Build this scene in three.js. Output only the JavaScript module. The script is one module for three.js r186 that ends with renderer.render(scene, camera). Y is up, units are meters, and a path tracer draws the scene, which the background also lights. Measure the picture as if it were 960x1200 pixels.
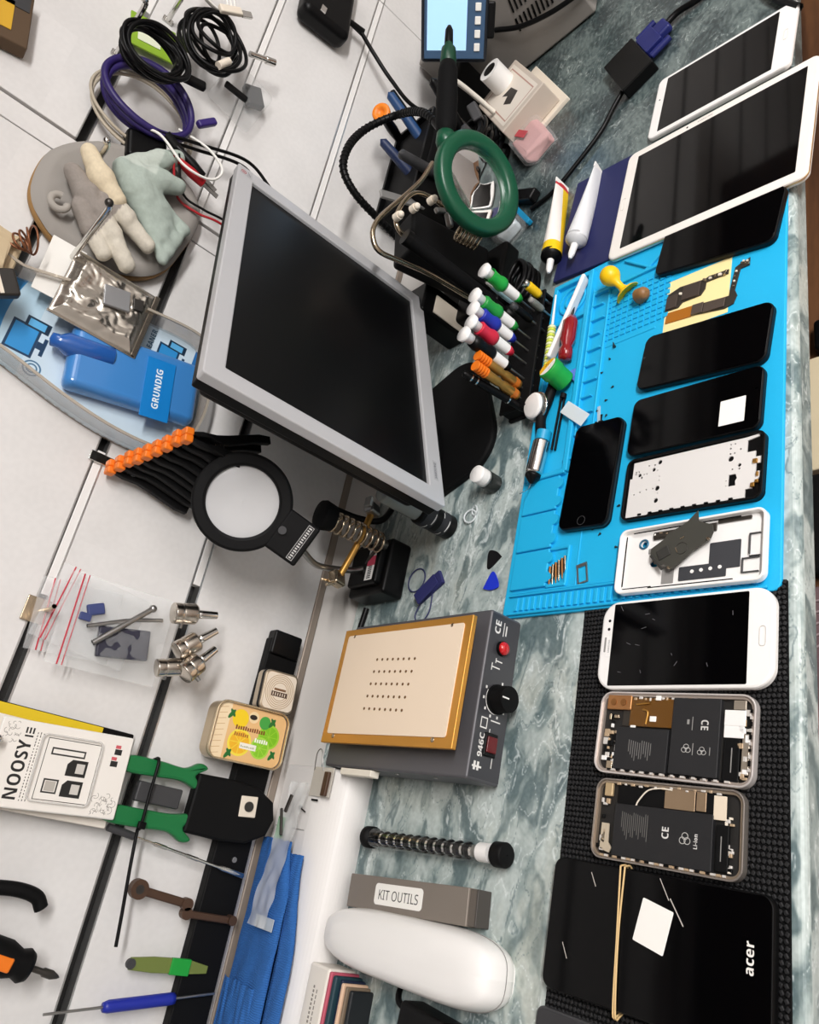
import * as THREE from 'three';
import { RoundedBoxGeometry } from 'three/addons/geometries/RoundedBoxGeometry.js';
import { mergeGeometries } from 'three/addons/utils/BufferGeometryUtils.js';
import { RectAreaLightUniformsLib } from 'three/addons/lights/RectAreaLightUniformsLib.js';
import { MarchingCubes } from 'three/addons/objects/MarchingCubes.js';
import { createNoise2D, createNoise3D } from 'simplex-noise';

// ---------------------------------------------------------------- camera, light, exposure
// metres; y = 0 is the worktop, z = -0.582 the face of the slat wall, x runs along the wall
const scene = new THREE.Scene();
const camera = new THREE.PerspectiveCamera(66.6, 960 / 1200, 0.02, 30);
camera.position.set(-0.2454, 0.5754, 0.2744);
camera.up.set(0.89642, 0.39725, 0.19654);
camera.lookAt(-0.2454 + 0.40211, 0.5754 - 0.54248, 0.2744 - 0.73757);
scene.background = new THREE.Color(0x000000);
const renderer = new THREE.WebGLRenderer({ antialias: true });
renderer.toneMapping = THREE.LinearToneMapping;
renderer.toneMappingExposure = 1.0;
renderer.shadowMap.enabled = true;
RectAreaLightUniformsLib.init();
const LAMPS = [ // x, y, z, width, depth, radiance: luminaires hanging from the ceiling of the shop
  [0.35, 1.62, 1.35, 1.1, 0.24, 86],
  [1.3, 1.78, 0.6, 0.6, 0.6, 4],
];
const LAMP_COLOR = 0xfffcfa;

// ---------------------------------------------------------------- helpers
const W = -0.582, rad = (d) => d * Math.PI / 180, V = (x, y, z) => new THREE.Vector3(x, y, z);
let seed = 7; const rnd = () => { seed = (seed * 1664525 + 1013904223) >>> 0; return seed / 4294967296; };
const rr = (a, b) => a + (b - a) * rnd();
const n2 = createNoise2D(rnd), n3 = createNoise3D(rnd);
const taken = new Map();
function numbered(n) { const k = taken.get(n) || 0; taken.set(n, k + 1); return k ? n + '_' + String(k).padStart(3, '0') : n; }
function clean(g) {
  if (g.index) g = g.toNonIndexed();
  for (const k of Object.keys(g.attributes)) if (!['position', 'normal', 'uv'].includes(k)) g.deleteAttribute(k);
  if (!g.attributes.uv) g.setAttribute('uv', new THREE.BufferAttribute(new Float32Array(g.attributes.position.count * 2), 2));
  return g;
}
function tf(g, x = 0, y = 0, z = 0, rx = 0, ry = 0, rz = 0) {
  g = clean(g); g.applyMatrix4(new THREE.Matrix4().compose(V(x, y, z), new THREE.Quaternion().setFromEuler(new THREE.Euler(rx, ry, rz)), V(1, 1, 1))); return g;
}
function uvm(g, s = 1) { // uv in metres by the way each face points
  g = clean(g); const p = g.attributes.position, n = g.attributes.normal, uv = g.attributes.uv;
  for (let i = 0; i < p.count; i++) {
    const ax = Math.abs(n.getX(i)), ay = Math.abs(n.getY(i)), az = Math.abs(n.getZ(i));
    if (ay >= ax && ay >= az) uv.setXY(i, p.getX(i) * s, p.getZ(i) * s);
    else if (az >= ax) uv.setXY(i, p.getX(i) * s, p.getY(i) * s); else uv.setXY(i, p.getZ(i) * s, p.getY(i) * s);
  }
  return g;
}
const box = (w, h, d, x = 0, y = 0, z = 0, rx = 0, ry = 0, rz = 0) => tf(new THREE.BoxGeometry(w, h, d), x, y, z, rx, ry, rz);
const rbox = (w, h, d, r, x = 0, y = 0, z = 0, rx = 0, ry = 0, rz = 0, s = 2) => tf(new RoundedBoxGeometry(w, h, d, s, Math.min(r, w / 2.01, h / 2.01, d / 2.01)), x, y, z, rx, ry, rz);
const cyl = (r1, r2, h, x = 0, y = 0, z = 0, rx = 0, ry = 0, rz = 0, s = 20) => tf(new THREE.CylinderGeometry(r1, r2, h, s), x, y, z, rx, ry, rz);
const sph = (r, x = 0, y = 0, z = 0, sx = 1, sy = 1, sz = 1) => { const g = clean(new THREE.SphereGeometry(r, 20, 14)); g.scale(sx, sy, sz); return tf(g, x, y, z); };
const tor = (R, r, x = 0, y = 0, z = 0, rx = 0, ry = 0, rz = 0, s = 40) => tf(new THREE.TorusGeometry(R, r, 10, s), x, y, z, rx, ry, rz);
const vs = (pts) => pts.map((p) => V(...p));
const tube = (pts, r, closed = false, seg = 0, rs = 8) => clean(new THREE.TubeGeometry(new THREE.CatmullRomCurve3(vs(pts), closed, 'catmullrom', 0.5), seg || pts.length * 6, r, rs, closed));
const lathe = (pr, s = 28) => clean(new THREE.LatheGeometry(pr.map(([r, y]) => new THREE.Vector2(r, y)), s));
function rrect(w, h, r, cx = 0, cy = 0, C = THREE.Shape) {
  const s = new C(), x = cx - w / 2, y = cy - h / 2;
  s.moveTo(x + r, y); s.lineTo(x + w - r, y); s.absarc(x + w - r, y + r, r, -Math.PI / 2, 0, false);
  s.lineTo(x + w, y + h - r); s.absarc(x + w - r, y + h - r, r, 0, Math.PI / 2, false);
  s.lineTo(x + r, y + h); s.absarc(x + r, y + h - r, r, Math.PI / 2, Math.PI, false);
  s.lineTo(x, y + r); s.absarc(x + r, y + r, r, Math.PI, Math.PI * 1.5, false); return s;
}
function poly(pts) { const s = new THREE.Shape(); pts.forEach(([x, y], i) => i ? s.lineTo(x, y) : s.moveTo(x, y)); s.closePath(); return s; }
function spl(pts) { const s = new THREE.Shape(); s.moveTo(...pts[0]); s.splineThru(pts.slice(1).map((p) => new THREE.Vector2(...p)).concat([new THREE.Vector2(...pts[0])])); return s; }
function ext(shape, d, b = 0, cs = 6) { // XY shape, z from 0 to d
  return clean(new THREE.ExtrudeGeometry(shape, { depth: Math.max(d - 2 * b, 1e-5), bevelEnabled: b > 0, bevelThickness: b, bevelSize: b, bevelOffset: -b, bevelSegments: 2, curveSegments: cs })).translate(0, 0, b);
}
const flat = (g, y = 0) => tf(g, 0, y, 0, -Math.PI / 2); // an XY shape laid on the table: shape up = -z
const slab = (L, Wd, T, r, b = 0.0006, y = 0, cx = 0, cz = 0) => flat(ext(rrect(L, Wd, r, cx, -cz), T, b), y);
function frame(L, Wd, T, r, wall, b = 0.0004, y = 0) { const s = rrect(L, Wd, r); s.holes.push(rrect(L - 2 * wall, Wd - 2 * wall, Math.max(r - wall, 0.0005), 0, 0, THREE.Path)); return flat(ext(s, T, b), y); }
function mk(name, geos, mat, parent) {
  const g = Array.isArray(geos) ? (geos.length > 1 ? mergeGeometries(geos.map(clean)) : clean(geos[0])) : clean(geos);
  const m = new THREE.Mesh(g, mat); m.castShadow = m.receiveShadow = true;
  if (parent) { m.name = name; parent.add(m); } else { m.name = numbered(name); scene.add(m); }
  return m;
}
function thing(name, label, category, [x, y, z] = [0, 0, 0], turn = 0, group) {
  const o = new THREE.Group(); o.name = numbered(name); scene.add(o); o.position.set(x, y, z); o.rotation.y = rad(turn);
  o.userData = { label, category }; if (group) o.userData.group = group; return o;
}
function tag(o, label, category, group) { o.userData.label = label; o.userData.category = category; if (group) o.userData.group = group; return o; }
function struct(name, geos, mat, label) { const o = mk(name, geos, mat); o.userData.kind = 'structure'; if (label) o.userData.label = label; return o; }
function aim(o, a, b) { // put a group at a, its local y axis towards b
  o.position.set(...a); o.quaternion.setFromUnitVectors(V(0, 1, 0), V(b[0] - a[0], b[1] - a[1], b[2] - a[2]).normalize()); return o;
}
const dist = (a, b) => Math.hypot(a[0] - b[0], a[1] - b[1], a[2] - b[2]);
// ---------------------------------------------------------------- textures
function tex(w, h, fn, srgb = true) { // fn(u, v) -> [r, g, b] 0..255
  const d = new Uint8Array(w * h * 4);
  for (let j = 0; j < h; j++) for (let i = 0; i < w; i++) { const c = fn(i / w, j / h), k = (j * w + i) * 4; d[k] = c[0]; d[k + 1] = c[1]; d[k + 2] = c[2]; d[k + 3] = 255; }
  const t = new THREE.DataTexture(d, w, h); t.wrapS = t.wrapT = THREE.RepeatWrapping; t.magFilter = THREE.LinearFilter; t.minFilter = THREE.LinearMipmapLinearFilter; t.generateMipmaps = true;
  if (srgb) t.colorSpace = THREE.SRGBColorSpace; t.needsUpdate = true; return t;
}
function paint(w, h, draw) { const c = document.createElement('canvas'); c.width = w; c.height = h; draw(c.getContext('2d'), w, h); const t = new THREE.CanvasTexture(c); t.colorSpace = THREE.SRGBColorSpace; t.anisotropy = 4; return t; }
const clamp = (x, a = 0, b = 255) => Math.min(b, Math.max(a, x)), mix = (a, b, t) => a.map((v, i) => v + (b[i] - v) * t), ss = (a, b, x) => { const t = clamp((x - a) / (b - a), 0, 1); return t * t * (3 - 2 * t); };
const fbm = (x, y, o = 4) => { let s = 0, a = 0.5; for (let i = 0; i < o; i++) { s += a * n2(x, y); x *= 2.03; y *= 2.03; a *= 0.5; } return s; };
const M = (color, roughness = 0.5, metalness = 0, more = {}) => new THREE.MeshStandardMaterial({ color, roughness, metalness, ...more });
const MP = (color, roughness = 0.5, metalness = 0, more = {}) => new THREE.MeshPhysicalMaterial({ color, roughness, metalness, ...more });
const grain = tex(256, 256, (u, v) => { const g = 128 + 70 * n2(u * 90, v * 90) + 40 * n2(u * 37, v * 41); return [g, g, g].map((x) => clamp(x)); }, false);
const bumpOf = (t, n) => { const c = t.clone(); c.repeat.set(n, n); c.needsUpdate = true; return c; };
const stone = tex(2048, 576, (u, v) => { // stone-look laminate, 2.45 x 0.62 m: pale streaked slab, darker crackled slab towards the right end
  const x = u * 2.45 - 0.85, y = v * 0.62, xs = x * 3.2 + y * 2.6, ys = y * 9 - x * 2.2;
  const qx = fbm(xs * 1.3, ys * 0.9), qy = fbm(xs * 1.3 + 5.2, ys * 0.9 + 1.3);
  const f = fbm(xs * 0.9 + 1.1 * qx, ys * 0.8 + 1.2 * qy, 5), g = fbm(x * 70 + qx * 3, y * 110, 3), h = fbm(x * 170, y * 170, 2), k = fbm(xs * 3.4 + qy, ys * 3.6 + qx, 4);
  let c = mix([122, 138, 137], [184, 195, 192], ss(-0.45, 0.4, f + k * 0.35)); c = mix(c, [82, 101, 105], 0.65 * ss(-0.02, -0.5, f + qy * 0.5 + k * 0.25)); c = mix(c, [188, 187, 172], 0.4 * ss(0.15, 0.6, qx + 0.2 * k));
  const v1 = Math.abs(fbm(xs * 1.2 + qx * 0.8, ys * 1.1 + qy * 0.7, 5)), v3 = Math.abs(fbm(xs * 1.7 - 4 + qx * 0.8, ys * 1.5 + 3, 4));
  c = mix(c, [226, 233, 232], 0.75 * ss(0.035, 0, v1)); c = mix(c, [56, 76, 82], 0.5 * ss(0.02, 0, v3));
  const dk = ss(0.38, 0.62, x + 0.16 * f + 0.05 * k), e1 = Math.abs(fbm(x * 13 + qx, y * 15 + qy, 4)), e2 = Math.abs(fbm(x * 27 + 3, y * 25 + qx, 3));
  let d = mix([52, 64, 66], [104, 117, 115], ss(-0.5, 0.5, fbm(x * 9, y * 9, 4) + 0.4 * g)); d = mix(d, [200, 208, 204], 0.65 * ss(0.026, 0, e1)); d = mix(d, [140, 150, 148], 0.35 * ss(0.03, 0, e2));
  c = mix(c, d, dk); return c.map((q) => clamp(q + 12 * h + 12 * g));
});
const plank = tex(512, 512, (u, v) => { const w = n2(u * 2 + 7, v * 26) * 0.5 + n2(u * 5, v * 70) * 0.3, g = n2(u * 30, v * 200) * 0.15; return mix([96, 66, 44], [142, 104, 72], clamp(0.5 + w + g, 0, 1)); });
const laminate = tex(512, 512, (u, v) => { const g = n2(u * 7, v * 7) * 2.5 + n2(u * 60, v * 60) * 2 + n2(u * 2.1, v * 2.3) * 3; return [226 + g, 224 + g, 222 + g]; });
// ---------------------------------------------------------------- shared materials
const m = {
  wall: M(0xffffff, 0.42, 0, { map: laminate }), trimBrown: M(0x9c8f83, 0.45, 0.3), plaster: M(0xc2c0be, 0.9), ceil: M(0xd2d1cf, 0.95),
  alu: M(0xc9c9c8, 0.32, 0.9), groove: M(0x2a2928, 0.5, 0.6), chrome: M(0xd8d6d2, 0.16, 1), nickel: M(0xbfae96, 0.24, 1), steel: M(0xa8a7a5, 0.35, 1), darkSteel: M(0x53504d, 0.4, 0.9),
  black: MP(0x070708, 0.4, 0, { specularIntensity: 0.4 }), blackMat: MP(0x080809, 0.75, 0, { specularIntensity: 0.3 }), blackSoft: MP(0x0a0a0b, 0.6, 0, { specularIntensity: 0.35 }), glass: MP(0x030304, 0.07, 0, { specularIntensity: 0.35 }), glassTab: MP(0x050506, 0.05, 0, { specularIntensity: 0.85 }),
  white: M(0xefedea, 0.38), whiteGloss: MP(0xf4f2ef, 0.25, 0, { clearcoat: 0.5, clearcoatRoughness: 0.1 }), paper: M(0xf1efe9, 0.85), cream: M(0xe7dccb, 0.6),
  silver: M(0xc6c6c8, 0.38, 0.25), screen: MP(0x060607, 0.32, 0, { specularIntensity: 0.5 }),
  mat: M(0x14b0e4, 0.6, 0, { bumpMap: bumpOf(grain, 6), bumpScale: 0.0001 }), green: M(0x12703a, 0.4), greenBright: M(0x1c9c3a, 0.4), red: M(0xb01822, 0.35), blue: M(0x1d2c9c, 0.4), navy: M(0x1a1f52, 0.6),
  yellow: M(0xf2c40c, 0.4), orange: M(0xf07a16, 0.45), brass: M(0xc98f3c, 0.33, 0.55), gold: M(0xb98a45, 0.35, 0.8), copper: M(0x9b6a3c, 0.4, 0.7), grey: M(0x8d8b88, 0.5), darkGrey: M(0x3b3b3d, 0.5), board: M(0x3a352f, 0.45, 0.3),
  clear: MP(0xffffff, 0.06, 0, { transmission: 1, thickness: 0, ior: 1.45 }), film: MP(0xf4f6f6, 0.12, 0, { transparent: true, opacity: 0.13, side: THREE.DoubleSide }), kapton: MP(0x6b4510, 0.25, 0, { transparent: true, opacity: 0.8 }),
};
const print = (t, rough = 0.6, more = {}) => M(0xffffff, rough, 0, { map: t, ...more });
const deck = (w, h, x, y, z, turn = 0) => tf(new THREE.PlaneGeometry(w, h), x, y, z, -Math.PI / 2, 0, 0).rotateY(0); // print facing up, its top towards -z
const face = (w, h, x, y, z) => tf(new THREE.PlaneGeometry(w, h), x, y, z); // print facing +z

// ---------------------------------------------------------------- the room
const X0 = -1.5, X1 = 2.6, Z1 = 2.0, YF = -0.75, YC = 1.9;
struct('floor', uvm(box(X1 - X0 + 0.2, 0.06, Z1 - W + 0.3, (X0 + X1) / 2, YF - 0.03, (Z1 + W) / 2)), M(0xffffff, 0.5, 0, { map: plank }));
struct('ceiling', box(X1 - X0 + 0.2, 0.06, Z1 - W + 0.3, (X0 + X1) / 2, YC + 0.03, (Z1 + W) / 2), m.ceil);
struct('wall_left', box(0.08, YC - YF, Z1 - W + 0.2, X0 - 0.04, (YC + YF) / 2, (Z1 + W) / 2), m.plaster);
struct('wall_right', box(0.08, YC - YF, Z1 - W + 0.2, X1 + 0.04, (YC + YF) / 2, (Z1 + W) / 2), m.plaster);
struct('wall_front', box(X1 - X0, YC - YF, 0.08, (X0 + X1) / 2, (YC + YF) / 2, Z1 + 0.04), m.plaster);
const wallBack = struct('wall_back', [box(X1 - X0, YC - YF, 0.08, (X0 + X1) / 2, (YC + YF) / 2, W - 0.06), box(X1 - X0, 0.75 + 0.056, 0.018, (X0 + X1) / 2, 0.056 / 2 - 0.375, W - 0.0105)], M(0xdbd6d1, 0.5));
{ // slat boards with aluminium-lined grooves 154 mm apart, in three panels
  const gy = [0.066, 0.2292, 0.3835, 0.5368, 0.691, 0.845, 0.999, 1.153, 1.307, 1.461, 1.615, 1.769, 1.9], gap = 0.0062;
  for (const [a, b] of [[X0, 0.4215], [0.4245, 0.4535], [0.4565, 1.0855], [1.0875, X1]]) {
    for (let i = 0; i + 1 < gy.length; i++) {
      const y0 = gy[i] + (i ? gap : 0), y1 = gy[i + 1] - (i + 2 < gy.length ? gap : 0), sl = b - a < 0.05;
      const g = uvm(rbox(b - a, (sl ? gy[i + 1] : y1) - (sl ? gy[i] : y0), 0.017, 0.0012, (a + b) / 2, sl ? (gy[i] + gy[i + 1]) / 2 : (y0 + y1) / 2, W - 0.0085 - (sl ? 0.002 : 0), 0, 0, 0, 1), 1.7);
      mk('slat', g, m.wall, wallBack);
    }
    if (b - a > 0.05) for (let i = 1; i + 1 < gy.length; i++) {
      mk('groove_channel', box(b - a, 2 * gap, 0.003, (a + b) / 2, gy[i], W - 0.0165), m.groove, wallBack);
      mk('groove_lip', [box(b - a, 0.0016, 0.0165, (a + b) / 2, gy[i] - gap + 0.0005, W - 0.0075), box(b - a, 0.0012, 0.016, (a + b) / 2, gy[i] + gap - 0.0004, W - 0.008)], m.alu, wallBack);
    }
  }
  for (const [y, a, b] of [[gy[2], -0.068, 0.104], [gy[2], 0.457, 1.085], [gy[1], 0.0, 0.062], [gy[1], 0.457, 1.085], [gy[1], 1.088, X1], [gy[2], 1.088, X1], [gy[3], 0.70, 1.085]]) mk('groove_filler', rbox(b - a, 0.0088, 0.012, 0.0008, (a + b) / 2, y - 0.0009, W - 0.0068, 0, 0, 0, 1), m.white, wallBack);
  struct('trim_1', rbox(X1 - X0, 0.011, 0.02, 0.002, (X0 + X1) / 2, 0.0605, W - 0.0085), m.trimBrown);
}
{ // worktop
  const x0 = -0.85, x1 = 1.6, sh = new THREE.Shape(); sh.moveTo(-0.581, 0); sh.lineTo(0.005, 0); sh.quadraticCurveTo(0.0125, 0, 0.0135, -0.007); sh.lineTo(0.0135, -0.024); sh.quadraticCurveTo(0.0125, -0.03, 0.006, -0.03); sh.lineTo(-0.581, -0.03); sh.closePath();
  const g = clean(new THREE.ExtrudeGeometry(sh, { depth: x1 - x0, bevelEnabled: false, curveSegments: 5 })).rotateY(-Math.PI / 2);
  g.translate(x1, 0, 0); const p = g.attributes.position, uv = g.attributes.uv; for (let i = 0; i < p.count; i++) p.setX(i, p.getX(i));
  for (let i = 0; i < p.count; i++) { p.setXYZ(i, p.getX(i), p.getY(i), p.getZ(i)); uv.setXY(i, (p.getX(i) - x0) / 2.45, (p.getZ(i) + 0.6 - p.getY(i)) / 0.62); }
  const d = thing('workbench', 'long workbench with a grey-green stone-look top', 'workbench', [0, 0, 0]);
  mk('worktop', g, MP(0xffffff, 0.3, 0, { map: stone, clearcoat: 0.25, clearcoatRoughness: 0.2 }), d);
  mk('wall_batten', rbox(2.4, 0.05, 0.03, 0.002, 0.375, -0.055, -0.566), m.darkGrey, d);
}
{ // wall cupboard above the picture, mirrored in the tablets
  const t = thing('wall_cupboard', 'brown wooden wall cupboard above the slat wall', 'cupboard', [0.4, 0.9, W + 0.002]); const wood = M(0xb09a86, 0.5, 0, { map: plank });
  mk('carcass', uvm(rbox(2.4, 0.6, 0.28, 0.003, 0, 0.3, 0.14), 1), wood, t); for (let k = 0; k < 4; k++) { const d = mk('door', uvm(rbox(0.592, 0.58, 0.018, 0.003, -0.9 + k * 0.6, 0.3, 0.29), 1), wood, t); mk('handle', rbox(0.012, 0.12, 0.02, 0.004, -0.9 + k * 0.6 + (k % 2 ? -0.25 : 0.25), 0.12, 0.309), m.alu, d); }
}
for (const [x, y, z, w, d, I] of LAMPS) { // ceiling luminaires
  const t = thing('ceiling_light', w > 0.8 ? 'long white ceiling luminaire hanging in front of the bench' : 'square white ceiling luminaire above the right end of the bench', 'ceiling light', [x, y, z]);
  mk('housing', rbox(w + 0.04, 0.05, d + 0.04, 0.01, 0, 0.027, 0), m.white, t);
  mk('diffuser', box(w, 0.006, d, 0, 0, 0), new THREE.MeshStandardMaterial({ color: 0xffffff, roughness: 0.6, emissive: LAMP_COLOR, emissiveIntensity: 2.5 }), t);
  for (const s of [-1, 1]) mk('hanger', cyl(0.004, 0.004, YC - y - 0.05, s * w * 0.35, 0.05 + (YC - y - 0.05) / 2, 0), m.alu, t);
  const L = new THREE.RectAreaLight(LAMP_COLOR, I, w, d); L.position.set(x, y - 0.006, z); L.rotation.x = -Math.PI / 2; scene.add(L);
}
// ---------------------------------------------------------------- blue repair mat (near left corner at the origin)
const MT = 0.004; // mat base thickness
{
  const t = thing('repair_mat', 'bright blue silicone repair mat with moulded compartments', 'mat', [0, 0, 0], -1.12);
  mk('base', slab(0.45, 0.30, MT, 0.008, 0.001, 0, 0.225, -0.15), m.mat, t);
  const up = 0.0035, R = (x0, x1, z0, z1, h = up, r = 0.0015) => rbox(x1 - x0, h + 0.001, z1 - z0, r, (x0 + x1) / 2, MT + h / 2 - 0.0005, (z0 + z1) / 2);
  mk('raised_panel', R(0.030, 0.0725, -0.292, -0.243), m.mat, t); mk('raised_panel', R(0.074, 0.1175, -0.292, -0.243), m.mat, t); mk('raised_panel', R(0.119, 0.160, -0.292, -0.243), m.mat, t);
  for (let k = 0; k < 6; k++) mk('scallop', cyl(0.006, 0.006, up + 0.0006, 0.04 + k * 0.022, MT + up / 2 - 0.0002, -0.243), m.mat, t);
  mk('tray_rim', [R(0.162, 0.443, -0.2945, -0.288, 0.006), R(0.162, 0.443, -0.240, -0.233, 0.006), R(0.436, 0.443, -0.29, -0.236, 0.006), R(0.160, 0.166, -0.29, -0.236, 0.006)], m.mat, t);
  mk('tray_divider', R(0.377, 0.381, -0.289, -0.238, 0.005), m.mat, t);
  mk('round_ring', flat(ext((() => { const s = new THREE.Shape(); s.absarc(0.411, 0.264, 0.021, 0, Math.PI * 2); const h = new THREE.Path(); h.absarc(0.411, 0.264, 0.018, 0, Math.PI * 2); s.holes.push(h); return s; })(), 0.003, 0.0005, 20), MT - 0.0002), m.mat, t);
  mk('round_ring', flat(ext((() => { const s = new THREE.Shape(); s.absarc(0.411, 0.264, 0.012, 0, Math.PI * 2); const h = new THREE.Path(); h.absarc(0.411, 0.264, 0.009, 0, Math.PI * 2); s.holes.push(h); return s; })(), 0.003, 0.0005, 20), MT - 0.0002), m.mat, t);
  mk('compartment_rim', [R(0.205, 0.41, -0.231, -0.2285, 0.004), R(0.205, 0.41, -0.2085, -0.206, 0.003)], m.mat, t);
  for (let k = 0; k < 10; k++) mk('divider', R(0.21 + k * 0.0215, 0.2125 + k * 0.0215, -0.23, -0.214 + (k % 2) * 0.004, 0.004), m.mat, t);
  mk('divider', R(0.176, 0.180, -0.243, -0.208, 0.004), m.mat, t); mk('divider', R(0.188, 0.192, -0.22, -0.19, 0.003), m.mat, t);
  mk('bit_pocket_rim', [R(0.030, 0.073, -0.220, -0.2165, 0.003), R(0.0695, 0.073, -0.243, -0.217, 0.003), R(0.028, 0.032, -0.243, -0.217, 0.003)], m.mat, t);
  mk('outline_ridge', [R(0.027, 0.20, -0.2065, -0.205, 0.0012), R(0.025, 0.028, -0.29, -0.01, 0.002), R(0.315, 0.318, -0.205, -0.14, 0.001)], m.mat, t);
  for (let k = 0; k < 34; k++) mk('slot_bar', R(0.0065, 0.021, -0.283 + k * 0.0079, -0.2785 + k * 0.0079, 0.0022, 0.0008), m.mat, t);
  mk('slot_rim', [R(0.002, 0.0045, -0.292, -0.01, 0.003), R(0.0225, 0.025, -0.292, -0.01, 0.003)], m.mat, t);
  for (let a = 0; a < 9; a++) for (let b = 0; b < 11; b++) mk('grid_stud', box(0.0052, 0.0016, 0.0052, 0.327 + a * 0.0078, MT + 0.0006, -0.206 + b * 0.0078), m.mat, t);
  mk('corner_rib', [rbox(0.05, 0.004, 0.003, 0.001, 0.418, MT + 0.0015, -0.17, 0, 0.9), rbox(0.05, 0.004, 0.003, 0.001, 0.418, MT + 0.0015, -0.14, 0, -0.9), rbox(0.004, 0.004, 0.17, 0.001, 0.402, MT + 0.0015, -0.145)], m.mat, t);
  for (const [x, z] of [[0.245, -0.19], [0.225, -0.187], [0.26, -0.182], [0.205, -0.18], [0.285, -0.2], [0.09, -0.19], [0.083, -0.18], [0.1, -0.225], [0.3, -0.19], [0.065, -0.16], [0.235, -0.2], [0.22, -0.2], [0.11, -0.16]]) {
    const s = tag(mk('tiny_screw', [cyl(0.0012, 0.0012, 0.0009, 0, 0.0005, 0, 0, 0, 0, 8), cyl(0.0006, 0.0006, 0.003, 0.001, 0.0008, 0, 0, 0, Math.PI / 2 - 0.25, 6)], m.darkSteel), 'tiny loose dark screw lying on the blue mat', 'screw', 'tiny screws on the blue mat');
    s.position.set(x, MT + 0.0004, z); s.rotation.y = rr(0, 6);
  }
}
{ // black anti-slip mat
  const t = thing('grip_mat', 'black open-weave rubber anti-slip mat under the opened phones', 'mat', [-0.163, 0, -0.094]);
  mk('backing', slab(0.345, 0.196, 0.0016, 0.002, 0.0004), m.blackMat, t);
  const g = rbox(0.0034, 0.002, 0.003, 0.0008, 0, 0, 0, 0, 0, 0, 1), nx = 80, nz = 50, im = new THREE.InstancedMesh(g, M(0x121214, 0.65), nx * nz), o = new THREE.Object3D(); let k = 0;
  for (let i = 0; i < nx; i++) for (let j = 0; j < nz; j++) { o.position.set(-0.1695 + i * 0.0043, 0.0022, -0.0955 + j * 0.00389 + (i % 2) * 0.0008); o.rotation.set(rr(-0.1, 0.1), (i + j) % 2 ? 0.5 : -0.5, rr(-0.1, 0.1)); o.updateMatrix(); im.setMatrixAt(k++, o.matrix); }
  im.name = 'weave'; im.userData.kind = 'stuff'; im.castShadow = im.receiveShadow = true; t.add(im);
}
const GT = 0.0034;
// ---------------------------------------------------------------- phones; local x = away from the wall, local z = towards the left end of the bench
function phone(name, label, at, turn, L, Wd, T, r, o = {}) {
  const t = thing(name, label, o.category || 'phone', at, -turn, o.group);
  mk('body', slab(L, Wd, T, r, 0.0016), o.body || m.black, t);
  const g = mk('front_glass', slab(L - 0.002, Wd - 0.002, 0.0009, r - 0.001, 0.0003, T - 0.0004), o.front || m.glass, t);
  if (o.screen) { const [cx, cz, sl, sw] = o.screen; mk('screen', slab(sl, sw, 0.0004, 0.0008, 0.0001, T + 0.0003, cx, cz), m.glass, t); }
  if (o.home) { mk('home_button', tf(new THREE.TorusGeometry(0.0048, 0.0004, 6, 24), ...o.home, Math.PI / 2), m.darkGrey, t); }
  if (o.ear) mk('earpiece', slab(...o.ear), m.darkGrey, t);
  return t;
}
phone('smartphone', 'black phone with a plain glass face beside the big white tablet', [0.405, MT, -0.062], 101.5, 0.137, 0.068, 0.0075, 0.009, { ear: [0.003, 0.012, 0.0003, 0.0012, 0.00005, 0.0076, 0.062, 0] });
{
  const t = phone('smartphone', 'black phone lying beside the cream paper with circuit boards', [0.261, MT, -0.074], 97.5, 0.139, 0.066, 0.0078, 0.010, {});
  mk('notch', slab(0.004, 0.02, 0.0003, 0.0012, 0.00005, 0.0079, -0.066, 0), m.blackSoft, t); mk('camera', cyl(0.0014, 0.0014, 0.0004, -0.066, 0.0081, -0.006), m.darkGrey, t);
}
{
  const t = phone('smartphone', 'black phone with a white square sticker', [0.188, MT, -0.081], 93.8, 0.138, 0.066, 0.0075, 0.009, {});
  mk('sticker', slab(0.0245, 0.0265, 0.0003, 0.0008, 0.00005, 0.0078, 0.042, 0.010), m.paper, t); mk('camera', cyl(0.0012, 0.0012, 0.0004, 0.063, 0.0078, -0.008), m.darkGrey, t);
}
{ // phone across the others, with a cable loop underneath
  const t = phone('smartphone', 'black home-button phone lying beside the metal solder pump', [0.152, MT, -0.194], 94.5, 0.062, 0.124, 0.0085, 0.0095, { home: [-0.001, 0.0087, 0.054] });
  mk('edge_band', frame(0.0622, 0.1242, 0.002, 0.0095, 0.0012, 0.0003, 0.0035), m.darkSteel, t);
  mk('ribbon_cable', [slab(0.004, 0.016, 0.0004, 0.0005, 0.00005, 0.0006, -0.006, -0.068), rbox(0.006, 0.0016, 0.004, 0.0006, -0.005, 0.001, -0.066)], m.black, t);
}
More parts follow.
